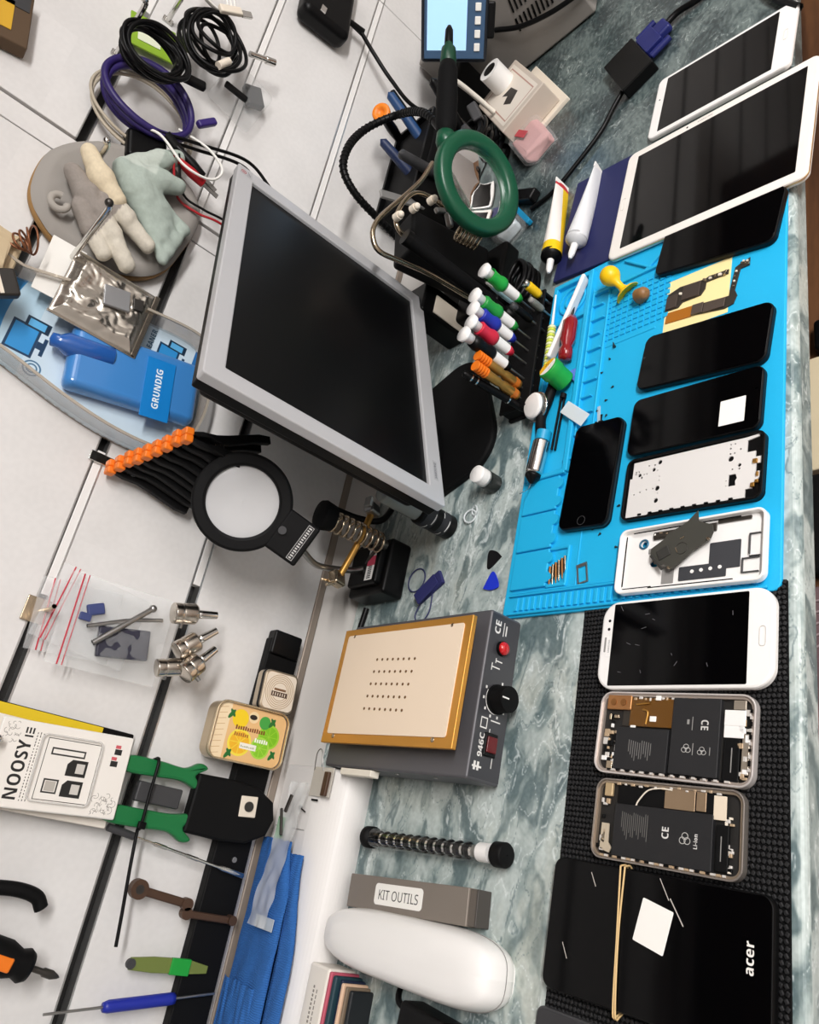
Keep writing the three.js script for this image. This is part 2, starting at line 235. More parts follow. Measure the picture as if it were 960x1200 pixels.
{ // black phone chassis with a white plate full of holes
  const L = 0.141, Wd = 0.067, t = thing('phone_chassis', 'black empty phone frame with a white perforated metal plate', 'phone part', [0.1185, MT, -0.0815], -93);
  mk('frame', [slab(L, Wd, 0.003, 0.008, 0.0008), frame(L, Wd, 0.0065, 0.008, 0.0025, 0.0006)], m.black, t);
  const s = poly([[-0.066, -0.030], [-0.066, 0.012], [-0.0635, 0.012], [-0.0635, 0.0295], [0.053, 0.0298], [0.064, 0.031], [0.064, 0.0285], [0.0535, 0.0265], [0.0535, 0.0145], [0.0615, 0.0145], [0.0615, 0.0085], [0.067, 0.0085], [0.067, 0.002], [0.0625, 0.002], [0.0625, -0.006], [0.066, -0.006], [0.066, -0.012], [0.060, -0.018], [0.060, -0.0215], [0.054, -0.0215], [0.054, -0.0295], [0, -0.0285], [-0.04, -0.0285], [-0.045, -0.031]]);
  const hole = (x, y, r) => { const h = new THREE.Path(); h.absarc(x, y, r * 1.25, 0, Math.PI * 2, true); s.holes.push(h); };
  for (const [x, y, r] of [[-0.034, 0.0245, 0.0019], [-0.040, 0.0175, 0.0016], [-0.034, -0.0035, 0.0021], [-0.034, -0.0165, 0.002], [-0.0555, 0.0145, 0.0016], [-0.053, 0.0115, 0.001], [-0.060, 0.0185, 0.0008], [-0.057, 0.0185, 0.0008], [-0.060, 0.0165, 0.0008], [-0.0505, 0.0145, 0.0006], [-0.0475, 0.0145, 0.0007], [-0.0395, 0.0225, 0.0009], [-0.046, 0.023, 0.0008], [-0.046, -0.003, 0.0007], [-0.053, -0.0045, 0.0007], [-0.0595, -0.006, 0.0007], [-0.039, -0.003, 0.0008], [0.039, 0.0115, 0.0022], [0.038, 0.0165, 0.0008], [0.038, 0.022, 0.0008], [0.038, 0.026, 0.0007], [0.042, 0.0165, 0.0007], [0.042, 0.026, 0.0007], [0.0475, 0.0035, 0.0014], [0.0475, 0.0195, 0.0008], [0.041, 0.0005, 0.0007], [0.0475, 0.0, 0.0008], [-0.036, 0.016, 0.0006], [-0.033, 0.009, 0.0005], [-0.033, 0.005, 0.0005], [-0.033, -0.009, 0.0005], [0.036, -0.01, 0.0005], [0.036, -0.015, 0.0005]]) hole(x, y, r);
  const q = new THREE.Path(); q.moveTo(0.038, -0.0045); q.lineTo(0.038, -0.016); q.lineTo(0.045, -0.016); q.lineTo(0.0445, -0.0115); q.lineTo(0.046, -0.009); q.lineTo(0.0445, -0.0045); q.closePath(); s.holes.push(q);
  mk('plate', flat(ext(s, 0.0012, 0, 7), 0.003), M(0xe4e1de, 0.45, 0.1), t);
  for (let k = 0; k < 9; k++) mk('clip', box(0.0035, 0.0014, 0.0016, -0.05 + k * 0.0115, 0.0048, 0.0288), m.black, t);
  for (const [x, z, w, d] of [[0.062, -0.004, 0.004, 0.004], [0.0645, 0.016, 0.003, 0.003], [0.061, 0.019, 0.0035, 0.004], [0.0645, 0.009, 0.002, 0.004]]) mk('contact', rbox(w, 0.002, d, 0.0004, x, 0.005, z), m.gold, t);
}
{ // white back cover with a grey graphite sheet
  const L = 0.142, Wd = 0.0645, t = thing('phone_back_cover', 'white empty phone back cover with grey sheet lying across it', 'phone part', [0.041, MT + 0.0034, -0.0785], -92);
  const s = rrect(L - 0.004, Wd - 0.004, 0.006), h1 = new THREE.Path(); h1.absellipse(-0.0335, -0.004, 0.005, 0.0035, 0, Math.PI * 2, true); s.holes.push(h1); const h2 = new THREE.Path(); h2.absarc(-0.0465, 0.0165, 0.0028, 0, Math.PI * 2, true); s.holes.push(h2);
  mk('cover', [flat(ext(s, 0.0018, 0.0003, 8), 0), frame(L, Wd, 0.0075, 0.008, 0.0024, 0.0009)], m.whiteGloss, t);
  mk('camera_ring', tf(new THREE.TorusGeometry(0.0042, 0.001, 8, 24), -0.0465, 0.0022, -0.0165, Math.PI / 2), M(0x3a6f8c, 0.4, 0.4), t);
  mk('gasket', [box(0.105, 0.001, 0.0007, -0.004, 0.0055, -0.0275), box(0.08, 0.001, 0.0007, 0.004, 0.0055, 0.0285), box(0.0007, 0.001, 0.05, -0.0635, 0.0055, 0.0), box(0.03, 0.001, 0.0006, -0.048, 0.0055, 0.0275)], m.blackMat, t);
  mk('moulding', [box(0.0007, 0.002, 0.018, 0.056, 0.003, -0.002), box(0.009, 0.002, 0.0007, 0.0605, 0.003, 0.009), box(0.009, 0.002, 0.0007, 0.0605, 0.003, -0.011), box(0.0007, 0.002, 0.013, 0.0505, 0.003, 0.0165), box(0.014, 0.002, 0.0007, 0.0575, 0.003, 0.0228), box(0.014, 0.002, 0.0007, 0.0575, 0.003, 0.0105)], m.darkGrey, t);
  mk('antenna_strip', [rbox(0.062, 0.0016, 0.0075, 0.0006, -0.005, 0.0032, -0.0225), rbox(0.024, 0.002, 0.005, 0.0006, -0.024, 0.0038, -0.0225), rbox(0.03, 0.0016, 0.003, 0.0006, 0.042, 0.0032, -0.0265)], m.board, t);
  for (let k = 0; k < 9; k++) mk('contact', box(rr(0.0015, 0.004), 0.001, rr(0.0012, 0.002), -0.034 + k * 0.0062, 0.0045, -0.0245 + rr(0, 0.005)), k % 3 ? m.nickel : m.paper, t);
  mk('coil_pad', slab(0.028, 0.025, 0.0006, 0.001, 0.0001, 0.0018, 0.034, 0.0045), M(0x37383c, 0.7), t);
  mk('coil_pad', slab(0.044, 0.013, 0.0006, 0.001, 0.0001, 0.0019, 0.014, 0.0175), M(0x37383c, 0.7), t);
  for (let k = 0; k < 4; k++) mk('hole', cyl(0.0017, 0.0017, 0.0006, 0.005 + k * 0.0085, 0.0027, 0.0165 - k * 0.0004, 0, 0, 0, 12), m.white, t);
  mk('pad', slab(0.012, 0.016, 0.0005, 0.0006, 0.0001, 0.0018, -0.019, 0.017), m.grey, t); mk('pad', slab(0.016, 0.005, 0.0005, 0.0006, 0.0001, 0.0018, -0.033, -0.0085), m.grey, t);
  const g = thing('graphite_sheet', 'torn dark grey graphite shielding sheet lying on the white back cover', 'sheet', [0.049, MT + 0.0110, -0.083], -92 + 24);
  mk('sheet', flat(ext(poly([[-0.027, 0.012], [-0.012, 0.014], [-0.008, 0.017], [0.012, 0.017], [0.026, 0.022], [0.023, 0.012], [0.033, 0.001], [0.031, -0.006], [0.027, -0.010], [0.008, -0.012], [-0.010, -0.017], [-0.016, -0.0175], [-0.021, -0.009], [-0.029, -0.004], [-0.030, 0.005]]), 0.0008, 0.0001), 0), M(0x46453f, 0.55, 0.25), g);
  mk('fold', [rbox(0.012, 0.0016, 0.010, 0.0006, -0.017, 0.0012, -0.001), rbox(0.003, 0.0016, 0.02, 0.0006, -0.026, 0.0012, 0.004, 0, 0.3)], M(0x3a3936, 0.55, 0.25), g);
  mk('round_mark', tf(new THREE.TorusGeometry(0.0055, 0.0003, 6, 24), 0.0, 0.0009, 0.004, Math.PI / 2), m.darkSteel, g);
  mk('pin', [cyl(0.0012, 0.0012, 0.002, -0.017, 0.0015, 0.0155, 0, 0, 0, 10), cyl(0.0012, 0.0012, 0.002, 0.025, 0.0015, 0.0095, 0, 0, 0, 10), box(0.0008, 0.001, 0.005, -0.005, 0.001, 0.003), box(0.004, 0.001, 0.001, 0.004, 0.001, -0.005)], m.nickel, g);
}
{ // big white phone
  const L = 0.161, Wd = 0.0815, T = 0.0085, t = thing('smartphone', 'large white phone with scratched black screen', 'phone', [-0.0375, GT, -0.082], -91.3);
  mk('body', slab(L, Wd, T, 0.017, 0.0022), m.whiteGloss, t);
  mk('screen', slab(0.1275, 0.0755, 0.0005, 0.0012, 0.0001, T - 0.0001, -0.004, 0.0), m.glass, t);
  mk('home_button', frame(0.0055, 0.0165, 0.0006, 0.0025, 0.0006, 0.0001, T - 0.0001).translate(0.0715, 0, 0), M(0xd0cdc8, 0.4), t);
  mk('earpiece', slab(0.0018, 0.014, 0.0004, 0.0008, 0.0001, T, -0.0745, 0.0), m.grey, t);
  for (const z of [-0.0225, -0.0145]) mk('sensor', cyl(0.0014, 0.0014, 0.0005, -0.072, T, z, 0, 0, 0, 12), m.black, t);
  const tt = paint(64, 256, (c, w, h) => { c.fillStyle = '#f2f0ed'; c.fillRect(0, 0, w, h); c.save(); c.translate(w / 2, h / 2); c.rotate(-Math.PI / 2); c.fillStyle = '#9a9a9c'; c.font = 'bold 34px sans-serif'; c.textAlign = 'center'; c.fillText('SAMSUNG', 0, 12); c.restore(); });
  mk('lettering', deck(0.0048, 0.019, -0.0705, T + 0.0002, 0.0015), print(tt, 0.3), t);
  for (let k = 0; k < 12; k++) mk('scratch', box(rr(0.0015, 0.006), 0.0001, 0.0003, rr(-0.06, 0.05), T + 0.00045, rr(-0.034, 0.034), 0, rr(0, 3)), M(0x77757a, 0.5), t);
}
// ---------------------------------------------------------------- opened phones on the grip mat
const bright = M(0xd9d4ce, 0.4, 0.3), tan = M(0xc2a98a, 0.4, 0.4);
function smallText(c, x, y, n, len, gap, vert) { for (let i = 0; i < n; i++) { c.fillRect(x + i * gap, y + (i * 37 % 17), 3, len * (0.6 + 0.4 * ((i * 53 % 10) / 10))); } }
const weee = (c, x, y, s) => { c.strokeStyle = '#b9b7b3'; c.lineWidth = s * 0.12; for (const [dx, dy] of [[0, -0.45], [-0.4, 0.25], [0.4, 0.25]]) { c.beginPath(); c.arc(x + dx * s, y + dy * s, s * 0.5, 0, 7); c.stroke(); } };
{
  const L = 0.141, Wd = 0.069, t = thing('opened_phone', 'opened phone with an L-shaped pair of black batteries and amber film', 'phone', [-0.1155, GT, -0.0875], -92.6);
  mk('frame', [slab(L, Wd, 0.002, 0.011, 0.0006), frame(L, Wd, 0.0072, 0.011, 0.0016, 0.0006)], M(0xddd6d2, 0.28, 0.5), t);
  mk('backplate', slab(L - 0.005, Wd - 0.005, 0.001, 0.008, 0.0002, 0.0015), M(0x1c1a18, 0.6), t);
  mk('inner_ledge', frame(L - 0.0032, Wd - 0.0032, 0.004, 0.0095, 0.0022, 0.0003, 0.0015), M(0xb9aca2, 0.35, 0.6), t);
  const b1 = paint(300, 220, (c, w, h) => { c.fillStyle = '#1d1d1f'; c.fillRect(0, 0, w, h); c.fillStyle = '#8f8d8a'; smallText(c, 80, 60, 11, 110, 13); });
  const b2 = paint(220, 380, (c, w, h) => { c.fillStyle = '#1d1d1f'; c.fillRect(0, 0, w, h); c.save(); c.translate(150, 130); c.rotate(Math.PI / 2); c.fillStyle = '#c9c7c3'; c.font = 'bold 48px sans-serif'; c.textAlign = 'center'; c.fillText('CE', 0, 12); c.restore(); c.fillStyle = '#8f8d8a'; c.fillRect(95, 90, 4, 70); c.fillRect(70, 105, 12, 25); weee(c, 75, 255, 24); weee(c, 150, 262, 22); c.fillRect(105, 225, 4, 60); c.fillRect(185, 240, 4, 40); });
  const bat1 = mk('battery', slab(0.050, 0.0345, 0.0042, 0.001, 0.0005, 0.002, -0.0265, 0.013), M(0x1d1d1f, 0.55), t); mk('print', deck(0.048, 0.0325, -0.0265, 0.00625, 0.013), print(b1), bat1);
  const bat2 = mk('battery', slab(0.0415, 0.060, 0.0044, 0.001, 0.0005, 0.002, 0.0215, -0.0005), M(0x1d1d1f, 0.55), t); mk('print', deck(0.0395, 0.058, 0.0215, 0.00645, -0.0005), print(b2), bat2);
  mk('amber_film', [slab(0.042, 0.024, 0.0016, 0.001, 0.0003, 0.0035, -0.0195, -0.018)], m.kapton, t);
  mk('logic_board', slab(0.05, 0.024, 0.0016, 0.001, 0.0003, 0.0018, -0.0235, -0.018), m.board, t);
  mk('camera_module', rbox(0.0245, 0.003, 0.0125, 0.001, -0.052, 0.0045, -0.0255), M(0xb07c4d, 0.4, 0.6), t);
  for (const x of [-0.0575, -0.0475]) mk('camera_lens', cyl(0.003, 0.003, 0.0006, x, 0.0062, -0.0255, 0, 0, 0, 16), m.copper, t);
  mk('connector', [rbox(0.006, 0.001, 0.0045, 0.0004, -0.0175, 0.0055, -0.0125), rbox(0.005, 0.001, 0.004, 0.0004, -0.014, 0.0055, -0.03), rbox(0.005, 0.001, 0.002, 0.0004, -0.036, 0.0055, -0.0055)], m.paper, t);
  mk('flex_cable', [tube([[-0.028, 0.0055, -0.02], [-0.023, 0.0057, -0.018], [-0.024, 0.0055, -0.008]], 0.0009), tube([[-0.035, 0.0055, -0.024], [-0.022, 0.006, -0.0255]], 0.0008)], m.gold, t);
  mk('speaker', rbox(0.013, 0.003, 0.032, 0.0008, 0.052, 0.0038, 0.015), m.blackSoft, t); mk('speaker_slit', box(0.0007, 0.0004, 0.018, 0.0525, 0.0055, 0.015), m.grey, t);
  mk('bracket', [rbox(0.017, 0.0016, 0.012, 0.0005, 0.0535, 0.0048, -0.0165), rbox(0.016, 0.0016, 0.010, 0.0005, 0.053, 0.0045, -0.0065)], m.white, t);
  mk('bracket', [rbox(0.010, 0.002, 0.007, 0.0005, 0.057, 0.0048, -0.0265), rbox(0.006, 0.002, 0.03, 0.0008, 0.0628, 0.004, 0.01), rbox(0.013, 0.0016, 0.007, 0.0005, 0.052, 0.0042, 0.0315)], M(0xbdb2a2, 0.35, 0.7), t);
  for (let k = 0; k < 30; k++) mk('component', rbox(rr(0.002, 0.006), 0.002, rr(0.002, 0.007), 0.0004, -0.0635 + rr(0, 0.012), 0.0035 + rr(0, 0.0012), rr(-0.016, 0.03)), [m.black, m.nickel, bright, m.white, m.blackSoft, tan][k % 6], t);
  for (let k = 0; k < 12; k++) mk('component', rbox(rr(0.002, 0.005), 0.0016, rr(0.002, 0.006), 0.0004, 0.058 + rr(0, 0.007), 0.0045, rr(-0.026, 0.03)), [bright, m.white, tan][k % 3], t);
  for (let k = 0; k < 12; k++) mk('component', rbox(rr(0.0015, 0.0035), 0.0018, rr(0.0015, 0.003), 0.0004, -0.038 + k * 0.0052 + rr(0, 0.002), 0.0046, -0.0305 + rr(0, 0.002)), k % 2 ? bright : tan, t);
  for (let k = 0; k < 24; k++) mk('clip', box(rr(0.002, 0.004), 0.0012, 0.0016, -0.055 + k * 0.0046, 0.0062, 0.0312), k % 2 ? bright : m.black, t);
  for (let k = 0; k < 10; k++) mk('clip', box(0.0016, 0.0012, rr(0.002, 0.004), 0.0668, 0.0062, -0.022 + k * 0.0048), k % 2 ? bright : m.black, t);
}
{
  const L = 0.130, Wd = 0.0625, t = thing('opened_phone', 'opened phone with one large black battery and white curved wire', 'phone', [-0.184, GT, -0.0895], -91.2);
  mk('frame', [slab(L, Wd, 0.002, 0.010, 0.0006), frame(L, Wd, 0.007, 0.010, 0.0014, 0.0005)], M(0xa39b94, 0.3, 0.7), t);
  mk('backplate', slab(L - 0.005, Wd - 0.005, 0.001, 0.008, 0.0002, 0.0015), M(0x1a1816, 0.6), t);
  mk('inner_ledge', frame(L - 0.0028, Wd - 0.0028, 0.004, 0.0085, 0.0022, 0.0003, 0.0015), M(0x9c8c7a, 0.35, 0.6), t);
  const b1 = paint(512, 240, (c, w, h) => {
    c.fillStyle = '#19191b'; c.fillRect(0, 0, w, h); c.fillStyle = '#75736f'; smallText(c, 40, 30, 14, 130, 11); c.save(); c.translate(285, 105); c.rotate(-Math.PI / 2); c.fillStyle = '#d6d4d0'; c.font = 'bold 50px sans-serif'; c.textAlign = 'center'; c.scale(1, 1); c.fillText('CE', 0, 16); c.restore();
    weee(c, 385, 120, 30); c.save(); c.translate(440, 125); c.rotate(-Math.PI / 2); c.fillStyle = '#d6d4d0'; c.font = 'bold 26px sans-serif'; c.textAlign = 'center'; c.fillText('Li-ion', 0, 8); c.restore();
  });
  const b = mk('battery', slab(0.086, 0.0395, 0.0044, 0.001, 0.0005, 0.002, -0.002, 0.0075), M(0x19191b, 0.55), t); mk('print', deck(0.084, 0.0375, -0.002, 0.00645, 0.0075), print(b1), b);
  mk('logic_board', slab(0.094, 0.017, 0.002, 0.001, 0.0003, 0.002, 0.002, -0.021), m.blackSoft, t);
  mk('shield', [rbox(0.026, 0.001, 0.0155, 0.0004, 0.012, 0.0046, -0.0205), rbox(0.008, 0.001, 0.014, 0.0004, 0.030, 0.0044, -0.0205)], M(0xa58d72, 0.35, 0.6), t);
  mk('curved_wire', tube([[-0.041, 0.0052, -0.0115], [-0.028, 0.0052, -0.0105], [-0.024, 0.0056, -0.016], [-0.016, 0.0056, -0.0245], [-0.005, 0.0056, -0.027], [0.006, 0.0055, -0.0265]], 0.0006), m.cream, t);
  mk('camera_module', rbox(0.0075, 0.003, 0.0105, 0.0006, -0.053, 0.0045, -0.0225), M(0xc9b088, 0.4, 0.5), t);
  mk('label_plate', slab(0.010, 0.017, 0.001, 0.0005, 0.0002, 0.0045, 0.0455, -0.0175), M(0xe2d3bd, 0.5), t);
  mk('speaker', rbox(0.010, 0.003, 0.032, 0.0008, 0.048, 0.0038, 0.010), m.blackSoft, t); mk('speaker_slit', box(0.0006, 0.0004, 0.017, 0.0475, 0.0055, 0.0105), m.grey, t);
  mk('bracket', [poly([[-0.057, -0.004], [-0.050, -0.004], [-0.0495, -0.018], [-0.046, -0.022], [-0.048, -0.026], [-0.057, -0.024]])].map((s) => flat(ext(s, 0.0015, 0.0002), 0.004)), M(0xd8cab2, 0.45, 0.5), t);
  for (let k = 0; k < 26; k++) mk('component', rbox(rr(0.0016, 0.0035), 0.002, rr(0.0016, 0.0035), 0.0004, 0.0495 + rr(0, 0.0055), 0.0038, rr(-0.012, 0.026)), [bright, m.black, tan, m.cream][k % 4], t);
  for (let k = 0; k < 14; k++) mk('component', rbox(rr(0.0015, 0.004), 0.0018, rr(0.0012, 0.0024), 0.0004, -0.045 + k * 0.0068 + rr(0, 0.002), 0.005, -0.0285 + rr(0, 0.002)), k % 2 ? bright : tan, t);
  for (let k = 0; k < 26; k++) mk('clip', box(rr(0.0018, 0.004), 0.0012, 0.0016, -0.054 + k * 0.0042, 0.0058, 0.0283), k % 3 ? (k % 2 ? bright : m.black) : tan, t);
  for (let k = 0; k < 12; k++) mk('component', rbox(rr(0.002, 0.004), 0.002, rr(0.002, 0.005), 0.0004, -0.059 + rr(0, 0.006), 0.0045, rr(-0.026, 0.024)), [bright, m.black, tan][k % 3], t);
}
{ // black tablet held by a rubber band
  const L = 0.186, Wd = 0.097, T = 0.009, t = thing('tablet', 'black tablet with lettering, rubber band and white square sticker', 'tablet', [-0.2675, GT, -0.0955], -91);
  mk('body', slab(L, Wd, T, 0.009, 0.002), m.black, t); mk('front_glass', slab(L - 0.002, Wd - 0.002, 0.0009, 0.008, 0.0003, T - 0.0004), m.glass, t);
  const tt = paint(96, 220, (c, w, h) => { c.clearRect(0, 0, w, h); c.save(); c.translate(w / 2, h / 2); c.rotate(-Math.PI / 2); c.fillStyle = '#e9e6e0'; c.font = 'bold 84px sans-serif'; c.textAlign = 'center'; c.fillText('acer', 0, 26); c.restore(); });
  mk('lettering', deck(0.0105, 0.026, 0.0775, T + 0.0006, -0.008), print(tt, 0.2, { transparent: true }), t);
  mk('sticker', tf(slab(0.0265, 0.0305, 0.0003, 0.001, 0.00005), 0.004, T + 0.0005, -0.013, 0, -0.22, 0), m.paper, t);
  mk('crack', [box(0.0006, 0.0002, 0.016, 0.0115, T + 0.0006, -0.039, 0, 0.55), box(0.0008, 0.0002, 0.020, 0.0225, T + 0.0006, -0.0255, 0, 0.62), box(0.0006, 0.0002, 0.011, -0.052, T + 0.0006, -0.036, 0, 0.5), box(0.0006, 0.0002, 0.012, -0.073, T + 0.0006, 0.019, 0, 0.5)], M(0xb9b4ac, 0.4), t);
  const r = thing('rubber_band', 'thin yellow rubber band stretched around the black tablet', 'rubber band', [-0.2675, GT, -0.0955], -91);
  mk('band', [tube([[-0.0275, 0.0102, -0.0495], [-0.0255, 0.0103, 0], [-0.0235, 0.0102, 0.0495], [-0.0235, 0.004, 0.0505], [-0.0235, 0.0008, 0.0488]], 0.00075, false, 40), tube([[-0.0235, 0.0102, -0.0495], [-0.0242, 0.0104, 0], [-0.0215, 0.0102, 0.0495], [-0.0215, 0.004, 0.0508], [-0.0215, 0.0008, 0.0488]], 0.00075, false, 40), tube([[-0.0275, 0.0102, -0.0495], [-0.0272, 0.004, -0.0508], [-0.0272, 0.0008, -0.0495]], 0.00075), tube([[-0.0235, 0.0102, -0.0495], [-0.0238, 0.004, -0.0508], [-0.0238, 0.0008, -0.0495]], 0.00075)], M(0xd9b983, 0.6), r);
}
// ---------------------------------------------------------------- tablets at the right end
{
  const T = 0.0075, a = thing('tablet', 'big white tablet with dark screen overlapping the blue mat', 'tablet', [0.514, MT + 0.0012, -0.077], -96);
  mk('body', slab(0.236, 0.166, T, 0.010, 0.0022), M(0xf1ebe4, 0.3), a); mk('rim', frame(0.237, 0.167, 0.0022, 0.0105, 0.0012, 0.0005, 0.0035), M(0xd8b78e, 0.3, 0.8), a);
  mk('screen', slab(0.207, 0.143, 0.0005, 0.001, 0.0001, T - 0.0001, 0.002, 0), m.glassTab, a);
  const sm = paint(256, 64, (c, w, h) => { c.fillStyle = '#f1ebe4'; c.fillRect(0, 0, w, h); c.fillStyle = '#a9a6a2'; c.font = 'bold 40px sans-serif'; c.textAlign = 'center'; c.fillText('SAMSUNG', w / 2, 46); });
  mk('lettering', deck(0.026, 0.0055, -0.012, T + 0.0002, -0.0768), print(sm, 0.3), a);
  mk('camera', cyl(0.0012, 0.0012, 0.0003, -0.035, T + 0.0001, -0.0768, 0, 0, 0, 12), m.black, a); mk('home_button', frame(0.0055, 0.019, 0.0005, 0.0025, 0.0005, 0.0001, T - 0.0001).translate(-0.1105, 0, 0), M(0xd8d2ca, 0.4), a);
  const b = thing('tablet', 'small white tablet with black screen beside the adapter', 'tablet', [0.665, 0, -0.070], -96.6);
  mk('body', slab(0.180, 0.102, 0.0075, 0.008, 0.0022), m.whiteGloss, b); mk('screen', slab(0.145, 0.09, 0.0005, 0.001, 0.0001, 0.0074, -0.003, 0), m.glassTab, b);
  mk('home_button', frame(0.005, 0.015, 0.0005, 0.002, 0.0005, 0.0001, 0.0074).translate(0.081, 0, 0), M(0xd0cdc8, 0.4), b); mk('camera', cyl(0.001, 0.001, 0.0003, -0.082, 0.0076, -0.012, 0, 0, 0, 12), m.black, b);
}
// ---------------------------------------------------------------- circuit boards on cream paper
{
  const n = thing('note_paper', 'cream sheet of paper under the circuit boards', 'paper', [0.336, MT, -0.086], -93);
  mk('sheet', slab(0.073, 0.070, 0.0003, 0.0005, 0.00004), M(0xf6e3a4, 0.85), n);
  const y = MT + 0.0004, t = thing('logic_board', 'brown phone circuit board with square shields on cream paper', 'circuit board', [0.345, y, -0.086], -97); t.scale.set(1.04, 1, 1.35);
  mk('board', flat(ext(poly([[-0.033, 0.004], [-0.033, -0.012], [-0.018, -0.012], [-0.014, -0.008], [0.006, -0.007], [0.010, -0.002], [0.010, 0.004], [0.033, 0.005], [0.033, 0.009], [0.012, 0.009], [0.008, 0.0075], [-0.02, 0.008]]), 0.0012, 0.0002), 0), m.board, t);
  mk('shield', rbox(0.0125, 0.0016, 0.0125, 0.0004, -0.0265, 0.0018, 0.005), M(0x5b5049, 0.4, 0.6), t); mk('shield', rbox(0.0195, 0.0016, 0.0135, 0.0004, -0.0055, 0.0018, 0.0), M(0x5b5049, 0.4, 0.6), t);
  for (let k = 0; k < 12; k++) mk('component', rbox(rr(0.0015, 0.003), 0.0016, rr(0.0015, 0.0025), 0.0003, [-0.018, 0.008, 0.015, 0.02, 0.025, 0.03][k % 6] + rr(-0.001, 0.001), 0.0018, -0.0065 + rr(-0.0012, 0.0012) + (k % 6 ? 0 : 0.006)), k % 2 ? m.nickel : m.cream, t);
  const c = thing('logic_board', 'long circuit board with amber film and upright strip tail', 'circuit board', [0.319, y, -0.086], -98); c.scale.set(1, 1, 1.18);
  mk('board', flat(ext(poly([[-0.004, -0.0055], [-0.004, 0.0045], [0.036, 0.0035], [0.036, 0.010], [0.0375, 0.032], [0.0415, 0.034], [0.052, 0.038], [0.053, 0.030], [0.0435, 0.029], [0.0415, 0.008], [0.045, 0.002], [0.0425, -0.006], [0.034, -0.0085]]), 0.0012, 0.0002), 0), m.board, c);
  mk('shield', [rbox(0.0125, 0.0014, 0.0105, 0.0004, 0.0025, 0.0018, 0.0005), rbox(0.023, 0.0014, 0.0095, 0.0004, 0.0215, 0.0018, 0.002)], M(0x6a5d55, 0.4, 0.6), c);
  mk('amber_film', slab(0.031, 0.0115, 0.0008, 0.0008, 0.0001, 0, -0.0195, 0.0005), M(0xa8650f, 0.3), c);
  for (let k = 0; k < 9; k++) mk('component', rbox(0.002, 0.0016, 0.0018, 0.0004, k < 4 ? 0.0395 + rr(-0.001, 0.001) : 0.044 + (k - 4) * 0.002, 0.0018, k < 4 ? -0.012 - k * 0.005 : -0.0335 + rr(-0.0025, 0.0025)), k % 2 ? m.cream : m.nickel, c);
}
{ // yellow suction cup with ball grip
  const t = thing('suction_cup', 'yellow suction cup with a round ball grip on the blue mat', 'suction cup', [0.391, MT + 0.003, -0.172]);
  aim(t, [0.383, MT + 0.0035, -0.172], [0.418, 0.032, -0.196]);
  mk('cup', lathe([[0.0005, 0.006], [0.004, 0.007], [0.0065, 0.006], [0.012, 0.003], [0.0155, 0], [0.0145, -0.0004], [0.010, 0.002], [0.0005, 0.004]]), m.yellow, t);
  mk('neck', lathe([[0.0065, 0.005], [0.004, 0.011], [0.0045, 0.018], [0.0085, 0.023]]), m.yellow, t); mk('ball_grip', sph(0.0118, 0, 0.031, 0), m.yellow, t);
  const b = thing('rubber_cup', 'small brown rubber cup beside the yellow suction cup', 'rubber cup', [0.367, MT, -0.153], 20);
  mk('cup', tf(lathe([[0.0005, 0.014], [0.005, 0.0135], [0.0075, 0.009], [0.009, 0], [0.008, 0], [0.0065, 0.008], [0.0005, 0.011]]), 0, 0.0062, 0, 0, 0.9, 1.15), M(0x8a6238, 0.5), b);
}
// ---------------------------------------------------------------- monitor
{
  const t = thing('monitor', 'silver-framed flat monitor, switched off, on a black stand', 'monitor', [0.292, 0, -0.40], 20.8), w = 0.385, h = 0.303, cy = 0.234;
  const s = rrect(w, h, 0.003, 0, cy); s.holes.push(rrect(w - 0.042, h - 0.044, 0.001, 0, cy, THREE.Path));
  mk('bezel', ext(s, 0.012, 0.0015).translate(0, 0, -0.012), m.silver, t);
  mk('screen', box(w - 0.042, h - 0.044, 0.002, 0, cy, -0.0055), m.screen, t);
  mk('side_band', [rbox(w - 0.004, h - 0.004, 0.012, 0.002, 0, cy, -0.0185)], m.black, t);
  mk('back_shell', [rbox(w - 0.03, h - 0.03, 0.02, 0.008, 0, cy, -0.033), rbox(0.22, 0.18, 0.03, 0.01, 0, cy, -0.052)], m.blackSoft, t);
  mk('neck', rbox(0.07, 0.2, 0.025, 0.006, 0, 0.11, -0.07), m.blackSoft, t);
  mk('base', slab(0.20, 0.165, 0.010, 0.055, 0.003, 0, 0.015, -0.052), m.blackSoft, t);
  const a = paint(256, 64, (c, W2, H) => { c.fillStyle = '#b4b4b6'; c.fillRect(0, 0, W2, H); c.fillStyle = '#45454a'; c.font = 'bold 44px sans-serif'; c.textAlign = 'center'; c.fillText('SAMSUNG', W2 / 2, 48); });
  mk('lettering', face(0.03, 0.0072, -w / 2 + 0.048, cy - h / 2 + 0.011, 0.0003), print(a, 0.4), t);
  const b = paint(128, 128, (c) => { c.fillStyle = '#b4b4b6'; c.fillRect(0, 0, 128, 128); c.strokeStyle = '#a04a50'; c.lineWidth = 8; c.beginPath(); c.arc(48, 40, 24, 0, 7); c.stroke(); c.beginPath(); c.arc(48, 40, 10, 0, 7); c.stroke(); c.fillStyle = '#6d6d72'; for (let i = 0; i < 3; i++) c.fillRect(20, 82 + i * 12, 70 - i * 14, 5); });
  mk('badge', face(0.017, 0.017, w / 2 - 0.0105, cy + h / 2 - 0.0115, 0.0003), print(b, 0.4), t);
}
